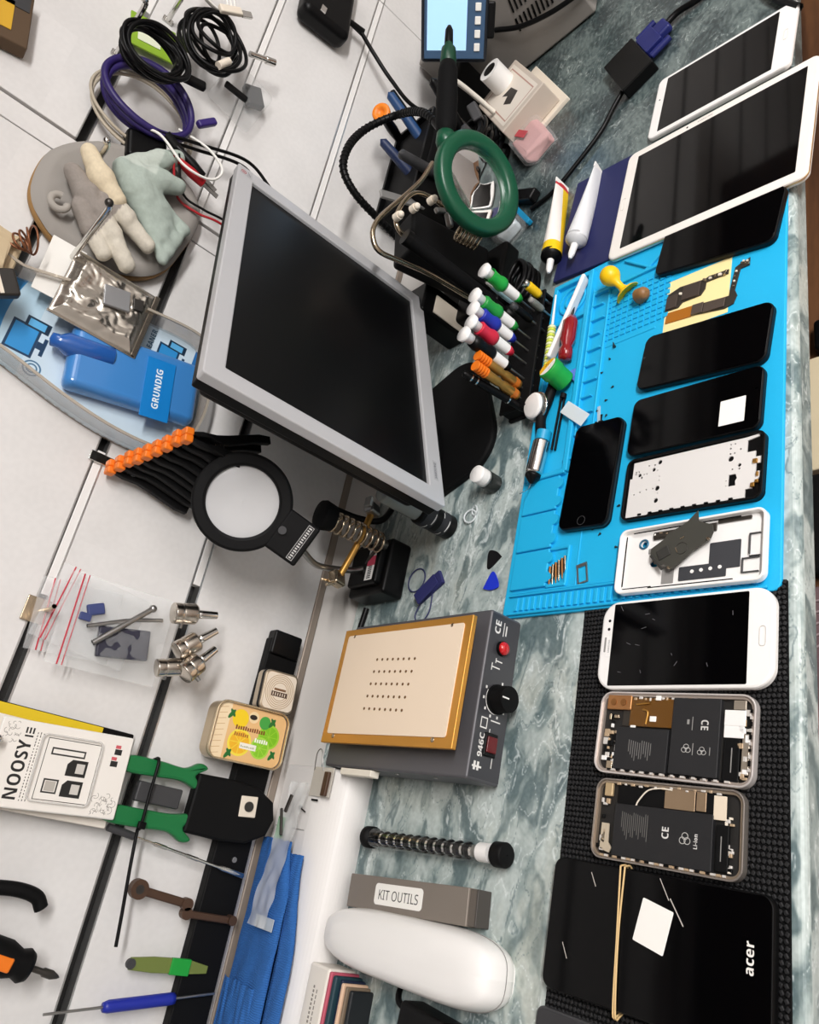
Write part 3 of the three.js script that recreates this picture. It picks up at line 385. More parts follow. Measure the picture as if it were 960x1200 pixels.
// ---------------------------------------------------------------- preheating plate; local x = towards the front of the bench
{
  const t = thing('preheating_station', 'grey preheating station with a brass-edged perforated hot plate', 'heating plate', [-0.0835, 0, -0.385], -90.5);
  const grey = M(0x57565a, 0.45, 0.2), L = 0.232, D = 0.165;
  mk('housing', rbox(L, 0.044, D, 0.003, 0, 0.028, 0), grey, t);
  for (const x of [-0.1, 0.1]) for (const z of [-0.068, 0.068]) mk('foot', cyl(0.007, 0.008, 0.0065, x, 0.0032, z), m.black, t);
  const p = paint(512, 144, (c, w, h) => {
    c.fillStyle = '#37373b'; c.fillRect(0, 0, w, h); c.fillStyle = '#e6e4e0'; c.font = 'bold 40px sans-serif'; c.fillText('CE', 448, 48); c.fillRect(448, 62, 46, 4); c.fillRect(452, 74, 34, 6);
    c.fillRect(340, 30, 4, 42); c.fillRect(330, 30, 24, 4); c.fillRect(362, 46, 4, 34); c.fillRect(356, 46, 16, 4);
    c.strokeStyle = '#e6e4e0'; c.lineWidth = 4; c.beginPath(); c.arc(246, 74, 46, 0.4, 5.2); c.stroke(); for (let i = 0; i < 9; i++) { const a = 0.4 + i * 0.6; c.fillRect(246 + Math.cos(a) * 58 - 4, 74 + Math.sin(a) * 58 - 4, 9, 8); }
    c.font = 'bold 32px sans-serif'; c.fillText('946C', 62, 48); c.strokeRect(150, 22, 30, 28); c.fillRect(22, 16, 26, 10); c.fillRect(22, 32, 26, 10); c.fillRect(30, 10, 6, 44); c.fillRect(38, 96, 70, 4); c.fillRect(118, 66, 34, 4); c.fillRect(176, 66, 4, 46);
  });
  mk('front_panel', tf(new THREE.PlaneGeometry(D - 0.006, 0.041), L / 2 + 0.0004, 0.028, 0, 0, Math.PI / 2, 0), print(p, 0.4), t);
  const X = (r, d, y, z, s = 24, r2 = r) => cyl(r, r2, d, L / 2 + d / 2, y, z, 0, 0, -Math.PI / 2, s);
  const lamp = mk('indicator', [X(0.0075, 0.004, 0.030, -0.047)], m.black, t); mk('red_lens', sph(0.0068, L / 2 + 0.004, 0.030, -0.047, 0.7, 1, 1), MP(0xc01018, 0.25, 0, { clearcoat: 1 }), lamp);
  const kn = mk('knob', [X(0.0145, 0.003, 0.026, 0.003), X(0.0125, 0.018, 0.026, 0.003, 24, 0.0135)], m.blackSoft, t); mk('pointer', box(0.0004, 0.009, 0.0014, L / 2 + 0.0182, 0.032, 0.003), m.white, kn);
  mk('rocker_switch', [rbox(0.004, 0.016, 0.022, 0.001, L / 2 + 0.001, 0.027, 0.047)], m.black, t); mk('rocker', rbox(0.004, 0.012, 0.015, 0.001, L / 2 + 0.003, 0.027, 0.047, 0, 0, 0.12), MP(0x5a0a10, 0.3), t);
  mk('side_label', tf(new THREE.PlaneGeometry(0.055, 0.012), -0.055, 0.041, D / 2 + 0.0005, 0, 0, 0), print(paint(256, 56, (c, w, h) => { c.fillStyle = '#e9e4d8'; c.fillRect(0, 0, w, h); c.fillStyle = '#6b6259'; for (let i = 0; i < 22; i++) c.fillRect(10 + (i * 41 % 230), 6 + (i * 17 % 40), 14, 5); })), t);
  mk('sticker_roll', rbox(0.055, 0.012, 0.007, 0.001, -0.055, 0.044, D / 2 + 0.004), M(0xe7e0d2, 0.6), t);
  for (const x of [-0.06, 0.0, 0.06]) mk('screw', cyl(0.0022, 0.0022, 0.0012, x, 0.036, D / 2 + 0.0004, Math.PI / 2, 0, 0, 10), m.steel, t);
  for (const x of [-0.09, 0.09]) for (const z of [-0.045, 0.045]) mk('standoff', cyl(0.004, 0.004, 0.016, x, 0.056, z), m.brass, t);
  const pl = mk('hot_plate', rbox(0.216, 0.006, 0.131, 0.001, 0.003, 0.0665, -0.005), m.brass, t);
  mk('ceramic_face', slab(0.196, 0.113, 0.0014, 0.003, 0.0003, 0.0692, 0.003, -0.006), M(0xecd8c0, 0.55), pl);
  for (let i = 0; i < 8; i++) for (let j = 0; j < 5; j++) mk('air_hole', cyl(0.0016, 0.0016, 0.0003, -0.03 + i * 0.0092 - j * 0.0012, 0.0707, -0.031 + j * 0.0135 + i * 0.0003, 0, 0, 0, 10), M(0x6b4a20, 0.6), pl);
  for (const x of [-0.083, 0.083]) for (const z of [-0.061, 0.053]) mk('plate_screw', sph(0.0026, x, 0.0697, z, 1, 0.5, 1), m.nickel, t);
  mk('power_cord', tube([[-0.117, 0.025, -0.05], [-0.145, 0.03, -0.06], [-0.16, 0.02, -0.02], [-0.15, 0.006, 0.03], [-0.125, 0.005, 0.05]], 0.0032, false, 40), m.black, t);
}
// ---------------------------------------------------------------- left end of the bench
{
  const t = thing('bit_tube', 'clear tube packed with a stack of black and chrome screwdriver bits', 'tube', [-0.227, 0.011, -0.346], -88.5);
  mk('shell', cyl(0.0098, 0.0098, 0.186, 0, 0, 0, 0, 0, Math.PI / 2, 24), m.clear, t);
  for (const s of [-1, 1]) mk('end_cap', tf(lathe([[0.0005, 0.007], [0.0095, 0.007], [0.011, 0.005], [0.011, -0.006], [0.0005, -0.006]]), s * 0.096, 0, 0, 0, 0, -s * Math.PI / 2), m.blackSoft, t);
  for (let k = 0; k < 24; k++) mk('bit', cyl(k % 2 ? 0.0062 : 0.0078, k % 2 ? 0.0062 : 0.0078, k % 2 ? 0.003 : 0.0032, -0.08 + k * 0.0061, 0, 0, 0, 0, Math.PI / 2, 8), k % 2 ? m.chrome : m.black, t);
  mk('plug', cyl(0.0085, 0.0085, 0.014, 0.0765, 0, 0, 0, 0, Math.PI / 2), m.white, t);
}
{
  const t = thing('tool_kit_box', 'slim taupe box printed KIT OUTILS', 'box', [-0.2775, 0, -0.359], -86.3), c = M(0x857c73, 0.42, 0.25);
  mk('tray', rbox(0.185, 0.017, 0.030, 0.001, 0, 0.0085, 0), M(0x5d564f, 0.5), t); mk('sleeve', rbox(0.176, 0.019, 0.0316, 0.001, -0.004, 0.0096, 0), c, t);
  mk('end_flap', rbox(0.0022, 0.0175, 0.0305, 0.0008, 0.0935, 0.009, 0), M(0x3f3a36, 0.45), t);
  const s = mk('label', slab(0.072, 0.0195, 0.0003, 0.004, 0.00005, 0.0191, -0.012, 0), m.paper, t);
  mk('lettering', deck(0.068, 0.0165, -0.012, 0.0195, 0), print(paint(512, 124, (q, w, h) => { q.fillStyle = '#f1efe9'; q.fillRect(0, 0, w, h); q.fillStyle = '#3a3836'; q.font = '92px sans-serif'; q.textAlign = 'center'; q.textBaseline = 'middle'; q.fillText('KIT OUTILS', w / 2, h / 2 + 4, w - 24); })), s);
}
{
  const t = thing('glasses_case', 'white glossy rounded glasses case', 'glasses case', [-0.3215, 0, -0.343], -89);
  const pr = []; for (let i = 0; i <= 40; i++) { const a = i / 40 * Math.PI * 2, n = 4.2, cx = Math.cos(a), sx = Math.sin(a), ex = Math.sign(cx) * Math.abs(cx) ** (2 / n), ez = Math.sign(sx) * Math.abs(sx) ** (2 / 3.2); pr.push([ex, ez]); }
  const pos = [], idx = [], lv = [[0, 0.86], [0.002, 0.92], [0.008, 0.985], [0.0145, 1], [0.022, 0.985], [0.030, 0.93], [0.0355, 0.82], [0.0385, 0.6], [0.0395, 0.3], [0.0397, 0]];
  for (const [y, k] of lv) for (const [ex, ez] of pr) { const taper = 1 + 0.08 * ex; pos.push(ex * (0.119 - 0.0297 * (1 - k) * 1.1), y, ez * 0.0297 * taper * (k < 0.3 ? k : k) * 1); }
  for (let i = 0; i + 1 < lv.length; i++) for (let j = 0; j < 40; j++) { const a = i * 41 + j; idx.push(a, a + 41, a + 1, a + 1, a + 41, a + 42); }
  const g = new THREE.BufferGeometry(); g.setAttribute('position', new THREE.Float32BufferAttribute(pos, 3)); g.setIndex(idx.reverse()); g.computeVertexNormals();
  mk('shell', [g, flat(ext(poly(pr.slice(0, 40).map(([a, b]) => [a * 0.116, b * 0.0255])), 0.001), 0)], MP(0xf3f1ee, 0.32, 0, { clearcoat: 0.3 }), t);
  mk('seam', (() => { const q = []; for (const [ex, ez] of pr.slice(0, 40)) q.push([ex * 0.1195, 0.0145, ez * 0.0299 * (1 + 0.08 * ex)]); return tube(q, 0.0004, true, 120, 5); })(), m.grey, t);
}
{ // small books standing at the bottom edge, spines up
  const cols = [[0xece6dc, 0.034, 'cream'], [0xc0576a, 0.005, 'rose'], [0x1f3c46, 0.007, 'dark teal'], [0x16233d, 0.005, 'navy'], [0xd9b79b, 0.005, 'peach'], [0x7a6a58, 0.004, 'brown'], [0x14181c, 0.006, 'black']];
  let z = -0.468;
  cols.forEach(([c, w, n], i) => {
    const L = [0.09, 0.09, 0.088, 0.086, 0.084, 0.082, 0.085][i], H = [0.036, 0.036, 0.035, 0.03, 0.032, 0.03, 0.028][i];
    const t = thing('booklet', `${n} booklet standing on its edge beside the white glasses case`, 'booklet', [-0.355 - L / 2 - 0.002 * i, 0, z + w / 2], 0, 'booklets beside the glasses case');
    mk('cover', rbox(L, H, w - 0.0006, Math.min(0.003, w * 0.35), 0, H / 2, 0), M(c, 0.55), t);
    if (!i) mk('print', deck(0.06, 0.022, 0.006, H + 0.0003, 0.001), print(paint(256, 96, (q, w2, h) => { q.fillStyle = '#ece6dc'; q.fillRect(0, 0, w2, h); q.fillStyle = '#8b8379'; for (let k = 0; k < 12; k++) q.fillRect(30 + k * 16, 30, 10, 11); for (let k = 0; k < 9; k++) q.fillRect(30 + k * 20, 56, 14, 7); })), t);
    z += w;
  });
}
{
  const t = thing('power_adapter', 'black mains adapter lying below the white glasses case', 'adapter', [-0.382, 0, -0.305], -95); mk('body', rbox(0.06, 0.028, 0.045, 0.004, 0, 0.014, 0), m.black, t);
  mk('cord', tube([[-0.03, 0.012, -0.01], [-0.05, 0.012, -0.016], [-0.055, 0.004, -0.03], [-0.03, 0.004, -0.042], [-0.005, 0.004, -0.044]], 0.003), m.black, t);
}
{
  const t = thing('tablet', 'dark grey flat tablet beside the black tablet with rubber band', 'tablet', [-0.374, 0, -0.115], -91); mk('body', slab(0.16, 0.09, 0.008, 0.006, 0.001), m.darkGrey, t); mk('front_glass', slab(0.157, 0.087, 0.0006, 0.005, 0.0002, 0.0078), M(0x2d2d30, 0.3), t);
}
{ // white rounded trunk along the wall
  const x0 = -0.85, x1 = -0.166, sh = new THREE.Shape(); sh.moveTo(-0.58, 0); sh.lineTo(-0.471, 0); sh.quadraticCurveTo(-0.463, 0.018, -0.474, 0.033); sh.quadraticCurveTo(-0.487, 0.046, -0.512, 0.048); sh.lineTo(-0.58, 0.048); sh.closePath();
  const g = ext(sh, x1 - x0, 0.004, 10).rotateY(-Math.PI / 2); g.translate(x1, 0, 0); const p = g.attributes.position; for (let i = 0; i < p.count; i++) { const z = p.getZ(i), x = p.getX(i); p.setXYZ(i, x, p.getY(i), z); }
  const t = thing('white_case', 'long white box with a rounded front edge against the wall', 'case'); mk('body', g, M(0xe9e6e3, 0.4), t);
  mk('seam', box(0.0008, 0.0004, 0.06, -0.236, 0.0484, -0.545), m.grey, t);
}
{ // blue cloth folded on the white case
  const t = thing('cleaning_cloth', 'blue ribbed microfibre cloth folded on the white box', 'cloth'); 
  const rib = tex(64, 64, (u, v) => { const s = 128 + 90 * Math.sin(u * Math.PI * 16) + 30 * n2(u * 30, v * 30); return [s, s, s].map((q) => clamp(q)); }, false);
  const cloth = M(0x2c66ae, 0.95, 0, { bumpMap: rib, bumpScale: 0.0007, side: THREE.DoubleSide });
  const sweep = (x0, x1, prof, nx = 48) => { // a folded profile [z, y] swept along the bench
    const pos = [], uv = [], idx = [], K = 40; for (let i = 0; i <= nx; i++) { const u = i / nx, x = x0 + (x1 - x0) * u, cv = new THREE.CatmullRomCurve3(prof(u).map(([z, y]) => V(0, y, z)), false, 'catmullrom', 0.4).getSpacedPoints(K); cv.forEach((p, j) => { const k = n2(x * 18 + j * 0.09, j * 0.16); pos.push(x + 0.0015 * n2(j * 0.2, x * 30), p.y + 0.0013 * k, p.z + 0.001 * k); uv.push(x * 60, j / K * 6); }); }
    for (let i = 0; i < nx; i++) for (let j = 0; j < K; j++) { const q = i * (K + 1) + j; idx.push(q, q + 1, q + K + 1, q + 1, q + K + 2, q + K + 1); }
    const g = new THREE.BufferGeometry(); g.setAttribute('position', new THREE.Float32BufferAttribute(pos, 3)); g.setAttribute('uv', new THREE.Float32BufferAttribute(uv, 2)); g.setIndex(idx); g.computeVertexNormals(); return g;
  };
  const front = (u) => -0.474 - 0.022 * ss(0.62, 1, u) - 0.03 * ss(0.42, 0.3, u);
  mk('layer', sweep(-0.56, -0.262, (u) => { const f = front(u); return [[-0.574, 0.0505], [-0.53, 0.051], [f - 0.012, 0.0512], [f, 0.053], [f - 0.002, 0.0575], [f - 0.012, 0.0585], [f - 0.022, 0.0575], [f - 0.026, 0.0555]]; }), cloth, t);
  mk('layer', sweep(-0.56, -0.25, (u) => { const f = -0.497 - 0.016 * ss(0.8, 1, u); return [[-0.573, 0.0565], [-0.54, 0.058], [f - 0.01, 0.0585], [f, 0.0605], [f - 0.003, 0.0645], [f - 0.016, 0.0655], [-0.545, 0.065], [-0.572, 0.0625]]; }), cloth, t);
  mk('layer', sweep(-0.56, -0.392, (u) => [[-0.574, 0.067], [-0.55, 0.0685], [-0.525, 0.0685], [-0.512, 0.0665], [-0.508, 0.0615]]), cloth, t);
}
// ---------------------------------------------------------------- screwdriver stand and tools behind the mat
{
  const t = thing('tool_stand', 'black screwdriver stand with perforated plates behind the blue mat', 'tool stand', [0.352, 0, -0.312]);
  mk('base', rbox(0.175, 0.006, 0.05, 0.002, 0, 0.003, 0), m.blackSoft, t); mk('upper_plate', rbox(0.175, 0.004, 0.048, 0.0015, 0, 0.022, 0), m.blackSoft, t);
  for (const s of [-1, 1]) mk('side', rbox(0.004, 0.022, 0.046, 0.001, s * 0.083, 0.012, 0), m.blackSoft, t);
}
function driver(x, z, col, name, h = 0.122, cap = m.white, lean = [0, 0]) {
  const t = thing('screwdriver', `slim precision screwdriver with ${name} grip and white round cap in the stand`, 'screwdriver', [x, 0.0065, z], 0, 'precision screwdrivers in the stand');
  t.rotation.x = lean[0]; t.rotation.z = lean[1];
  mk('blade', cyl(0.0014, 0.0014, 0.05, 0, 0.025, 0, 0, 0, 0, 10), m.steel, t);
  mk('collar', lathe([[0.0005, 0.043], [0.004, 0.043], [0.0062, 0.049], [0.0062, 0.053], [0.0005, 0.053]], 16), col, t);
  mk('shank', cyl(0.0070, 0.0064, 0.022, 0, 0.063, 0, 0, 0, 0, 18), m.white, t);
  mk('grip', lathe([[0.0005, 0.073], [0.0072, 0.073], [0.0093, 0.077], [0.0093, 0.082], [0.0078, 0.087], [0.008, 0.094], [0.0090, 0.1], [0.0075, h - 0.016], [0.0005, h - 0.016]], 20), col, t);
  mk('cap', lathe([[0.0005, h - 0.017], [0.006, h - 0.016], [0.0065, h - 0.008], [0.0090, h - 0.006], [0.0095, h - 0.0015], [0.0005, h]], 20), cap, t);
}
driver(0.409, -0.302, m.greenBright, 'bright green', 0.112); driver(0.366, -0.302, M(0x1f8f3a, 0.4), 'green', 0.119); driver(0.3475, -0.302, m.blue, 'blue', 0.118); driver(0.328, -0.302, M(0xc8233c, 0.4), 'red', 0.117); driver(0.306, -0.302, m.black, 'black', 0.124);
{
  const pen = (x, z, h, r, body, top, n, lab, cat) => { const t = thing(n, lab, cat, [x, 0.0065, z]); mk('shaft', cyl(r * 0.4, r * 0.3, h * 0.45, 0, h * 0.225, 0, 0, 0, 0, 12), m.steel, t); mk('barrel', lathe([[0.0004, h * 0.4], [r * 0.8, h * 0.42], [r, h * 0.5], [r, h * 0.86], [r * 0.75, h * 0.88], [0.0004, h * 0.88]], 18), body, t); mk('cap', lathe([[0.0004, h * 0.86], [r * 0.85, h * 0.87], [r * 0.8, h], [0.0004, h]], 18), top, t); return t; };
  pen(0.39, -0.326, 0.088, 0.0055, M(0xb9c4bf, 0.2), M(0xd4dccf, 0.25), 'glue_pen', 'translucent grey pen standing behind the green screwdrivers', 'pen');
  pen(0.425, -0.326, 0.082, 0.005, M(0xa8cbd6, 0.2), m.white, 'glue_pen', 'pale blue translucent pen standing behind the green screwdrivers', 'pen');
  pen(0.428, -0.293, 0.05, 0.0058, m.yellow, m.chrome, 'screwdriver', 'short yellow screwdriver at the mat corner end of the stand', 'screwdriver');
  pen(0.386, -0.296, 0.062, 0.005, m.black, m.darkGrey, 'screwdriver', 'plain black screwdriver standing between the green screwdrivers', 'screwdriver');
  pen(0.404, -0.287, 0.042, 0.0045, M(0x6f736c, 0.35), m.grey, 'screwdriver', 'small grey screwdriver in the stand', 'screwdriver');
}
for (const [x, h] of [[0.2925, 0.098], [0.2775, 0.099]]) {
  const t = thing('brass_driver', 'slim brass and orange screwdriver with a ribbed head in the stand', 'screwdriver', [x, 0.0065, -0.302], 0, 'brass screwdrivers in the stand');
  mk('blade', cyl(0.0013, 0.0013, 0.03, 0, 0.015, 0, 0, 0, 0, 8), m.steel, t); mk('barrel', lathe([[0.0004, 0.022], [0.006, 0.024], [0.006, h * 0.5], [0.0046, h * 0.52], [0.0046, h * 0.56], [0.0056, h * 0.58], [0.0056, h * 0.78], [0.0004, h * 0.78]], 16), m.gold, t);
  for (let k = 0; k < 5; k++) mk('rib', cyl(0.0066, 0.0066, 0.0024, 0, h * 0.8 + k * 0.004, 0, 0, 0, 0, 14), m.orange, t);
  mk('collar', cyl(0.0068, 0.0064, 0.006, 0, 0.03, 0, 0, 0, 0, 14), M(0xb8661c, 0.4), t);
}
{
  const t = thing('marker_pen', 'thin black pen with chrome rings leaning beside the brass screwdrivers', 'pen'); aim(t, [0.268, 0.003, -0.302], [0.272, 0.106, -0.318]);
  mk('barrel', lathe([[0.0004, 0], [0.002, 0.004], [0.0048, 0.014], [0.005, 0.09], [0.004, 0.102], [0.0004, 0.104]], 16), m.black, t); for (const y of [0.036, 0.084, 0.092]) mk('ring', cyl(0.0053, 0.0053, 0.0018, 0, y, 0, 0, 0, 0, 16), m.chrome, t);
}
{ // round white pad in a chrome ring
  const t = thing('round_brush', 'round white bristle pad in a chrome ring', 'brush'); aim(t, [0.2615, 0.019, -0.2815], [0.2585, 0.0345, -0.2845]);
  mk('pad', lathe([[0.0004, 0.006], [0.013, 0.006], [0.016, 0.003], [0.016, 0], [0.0004, 0]], 28), m.white, t); mk('ring', tor(0.0172, 0.0015, 0, -0.0035, 0, Math.PI / 2), m.chrome, t); mk('holder', cyl(0.0165, 0.014, 0.005, 0, -0.004, 0), m.chrome, t);
}
// ---------------------------------------------------------------- tools on the mat
{
  const y = MT + 0.0035;
  const s = thing('spudger', 'white plastic pry stick lying across the mat tray', 'pry tool'); aim(s, [0.325, 0.017, -0.27], [0.436, 0.013, -0.233]); mk('stick', rbox(0.0155, 0.117, 0.0055, 0.0025, 0, 0.0585, 0), m.white, s);
  const r = thing('screwdriver', 'dark red faceted screwdriver handle lying in the mat tray', 'screwdriver'); aim(r, [0.318, MT + 0.0098, -0.249], [0.402, MT + 0.0098, -0.246]);
  mk('handle', lathe([[0.0004, 0], [0.0085, 0.001], [0.0092, 0.012], [0.0066, 0.019], [0.0098, 0.028], [0.0098, 0.054], [0.0062, 0.062], [0.0004, 0.064]], 6), MP(0x8a0f18, 0.25, 0, { clearcoat: 0.6 }), r); mk('tip', cyl(0.0022, 0.0022, 0.022, 0, 0.072, 0), m.darkSteel, r);
  const g = thing('striped_brush', 'thin tool with yellow-green striped grip lying in the mat tray', 'brush'); aim(g, [0.315, 0.013, -0.276], [0.431, 0.0125, -0.279]);
  for (let k = 0; k < 15; k++) mk('grip_band', lathe([[0.0004, k * 0.0044], [0.0045, k * 0.0044 + 0.0003], [0.0054, k * 0.0044 + 0.0022], [0.0045, k * 0.0044 + 0.0042], [0.0004, k * 0.0044 + 0.0044]], 12), k % 2 ? M(0xd3df52, 0.5) : M(0xe9ecc0, 0.5), g);
  mk('shaft', cyl(0.0011, 0.0019, 0.052, 0, 0.09, 0, 0, 0, 0, 10), m.white, g);
  const p = thing('flux_pot', 'small green round pot with yellow and white lid', 'pot'); aim(p, [0.288, 0.0088, -0.2475], [0.2975, 0.0445, -0.2535]);
  mk('pot', lathe([[0.0004, 0], [0.0115, 0], [0.013, 0.002], [0.013, 0.018], [0.0142, 0.0185], [0.0142, 0.028], [0.013, 0.0295], [0.0004, 0.0295]], 32), m.greenBright, p);
  mk('lid_label', tf(new THREE.CircleGeometry(0.0125, 28), 0, 0.0298, 0, -Math.PI / 2, 0, 0), print(paint(128, 128, (c) => { c.fillStyle = '#f5f3ec'; c.fillRect(0, 0, 128, 128); c.fillStyle = '#f2b705'; c.beginPath(); c.moveTo(0, 0); c.lineTo(128, 0); c.lineTo(128, 128); c.closePath(); c.fill(); c.fillStyle = '#8a6a10'; c.fillRect(70, 40, 12, 12); c.fillRect(88, 40, 10, 12); c.fillRect(78, 60, 16, 8); c.fillStyle = '#c9c4b6'; c.fillRect(20, 80, 34, 5); c.fillRect(20, 92, 44, 5); })), p);
  const pk = tag(mk('plastic_pick', flat(ext(spl([[-0.009, 0.006], [0.009, 0.006], [0.006, -0.004], [0, -0.010], [-0.006, -0.004]]), 0.001, 0.0002), 0), M(0x5f7fe0, 0.35)), 'pale blue plastic pick beside the green pot', 'pick'); pk.position.set(0.297, MT + 0.003, -0.236); pk.rotation.y = 0.6;
  const v = thing('solder_pump', 'silver and black solder pump lying in the mat tray', 'solder pump'); aim(v, [0.166, MT + 0.0105, -0.2735], [0.212, MT + 0.0105, -0.2665]);
  mk('barrel', lathe([[0.0004, 0.004], [0.0092, 0.004], [0.0098, 0.008], [0.0098, 0.044], [0.0085, 0.046], [0.0004, 0.046]], 24), m.chrome, v); mk('tip', lathe([[0.0004, -0.008], [0.003, -0.006], [0.009, 0.001], [0.0092, 0.005], [0.0004, 0.005]], 24), m.black, v); mk('blue_sleeve', cyl(0.0088, 0.009, 0.012, 0, 0.052, 0), M(0x1797c4, 0.3), v);
  mk('needle', tube([[0, -0.006, 0], [-0.004, -0.016, 0.001], [-0.014, -0.026, 0]], 0.0006), m.chrome, v);
  const kf = thing('knife', 'black curved knife handle lying in the mat tray above the solder pump', 'knife'); mk('handle', tube([[0.224, MT + 0.008, -0.2725], [0.248, MT + 0.0085, -0.275], [0.27, MT + 0.0085, -0.268], [0.295, MT + 0.009, -0.2605]], 0.0062, false, 30, 12), m.blackSoft, kf); mk('blade', box(0.02, 0.001, 0.006, 0.218, MT + 0.009, -0.266, 0, 0.25), m.chrome, kf);
  const k2 = thing('tweezers', 'black slim tweezers beside the solder pump', 'tweezers'); aim(k2, [0.2, MT + 0.0035, -0.256], [0.268, MT + 0.0045, -0.2505]); mk('arm', rbox(0.0035, 0.07, 0.002, 0.001, -0.001, 0.035, 0), m.blackSoft, k2); mk('arm', rbox(0.0035, 0.07, 0.002, 0.001, 0.0012, 0.035, 0.003), m.black, k2); mk('head', cyl(0.0038, 0.0038, 0.006, 0, 0.07, 0.0015), m.blackSoft, k2);
  const cb = tag(mk('plastic_scraper', rbox(0.046, 0.0012, 0.016, 0.0006, 0, 0, 0), MP(0xe8f2f5, 0.2, 0, { transparent: true, opacity: 0.75 })), 'clear plastic scraper blade partly under the home-button phone', 'scraper'); cb.position.set(0.237, MT + 0.0075, -0.226); cb.rotation.set(0, -2.3, 0.04);
  const c2 = tag(mk('plastic_strip', rbox(0.022, 0.001, 0.004, 0.0004), MP(0xc9dfe8, 0.3, 0, { transparent: true, opacity: 0.6 })), 'narrow clear plastic strip on the blue mat', 'plastic strip'); c2.position.set(0.229, MT + 0.001, -0.197); c2.rotation.y = 0.1;
  for (let k = 0; k < 6; k++) { const b = tag(mk('driver_bit', [cyl(0.0016, 0.0016, 0.016, 0, 0, 0, 0, 0, Math.PI / 2, 6), cyl(0.0004, 0.0014, 0.008, -0.011, 0, 0, 0, 0, Math.PI / 2, 8)], k % 2 ? m.nickel : m.copper), 'short brass-coloured screwdriver bit in the mat pocket', 'driver bit', 'driver bits in the mat pocket'); b.position.set(0.048 + k * 0.0018, MT + 0.0019, -0.2385 + k * 0.0038); b.rotation.y = 0.12 + rr(-0.08, 0.08); }
  const st = tag(mk('sim_tray', [frame(0.013, 0.020, 0.0012, 0.001, 0.0018, 0.0002), box(0.013, 0.0012, 0.0025, 0, 0.0008, -0.0105)], m.steel), 'metal sim card tray lying on the blue mat', 'sim tray'); st.position.set(0.042, MT + 0.0002, -0.197); st.rotation.y = rad(-80);
  const ms = tag(mk('small_screw', [cyl(0.0006, 0.0011, 0.007, 0, 0.001, 0, Math.PI / 2, 0, 0, 8), cyl(0.002, 0.002, 0.0015, 0, 0.0016, -0.004, Math.PI / 2, 0, 0, 10)], m.darkSteel), 'single dark screw standing out beside the moulded grid', 'screw'); ms.position.set(0.318, MT + 0.0004, -0.186); ms.rotation.y = 1.9;
}
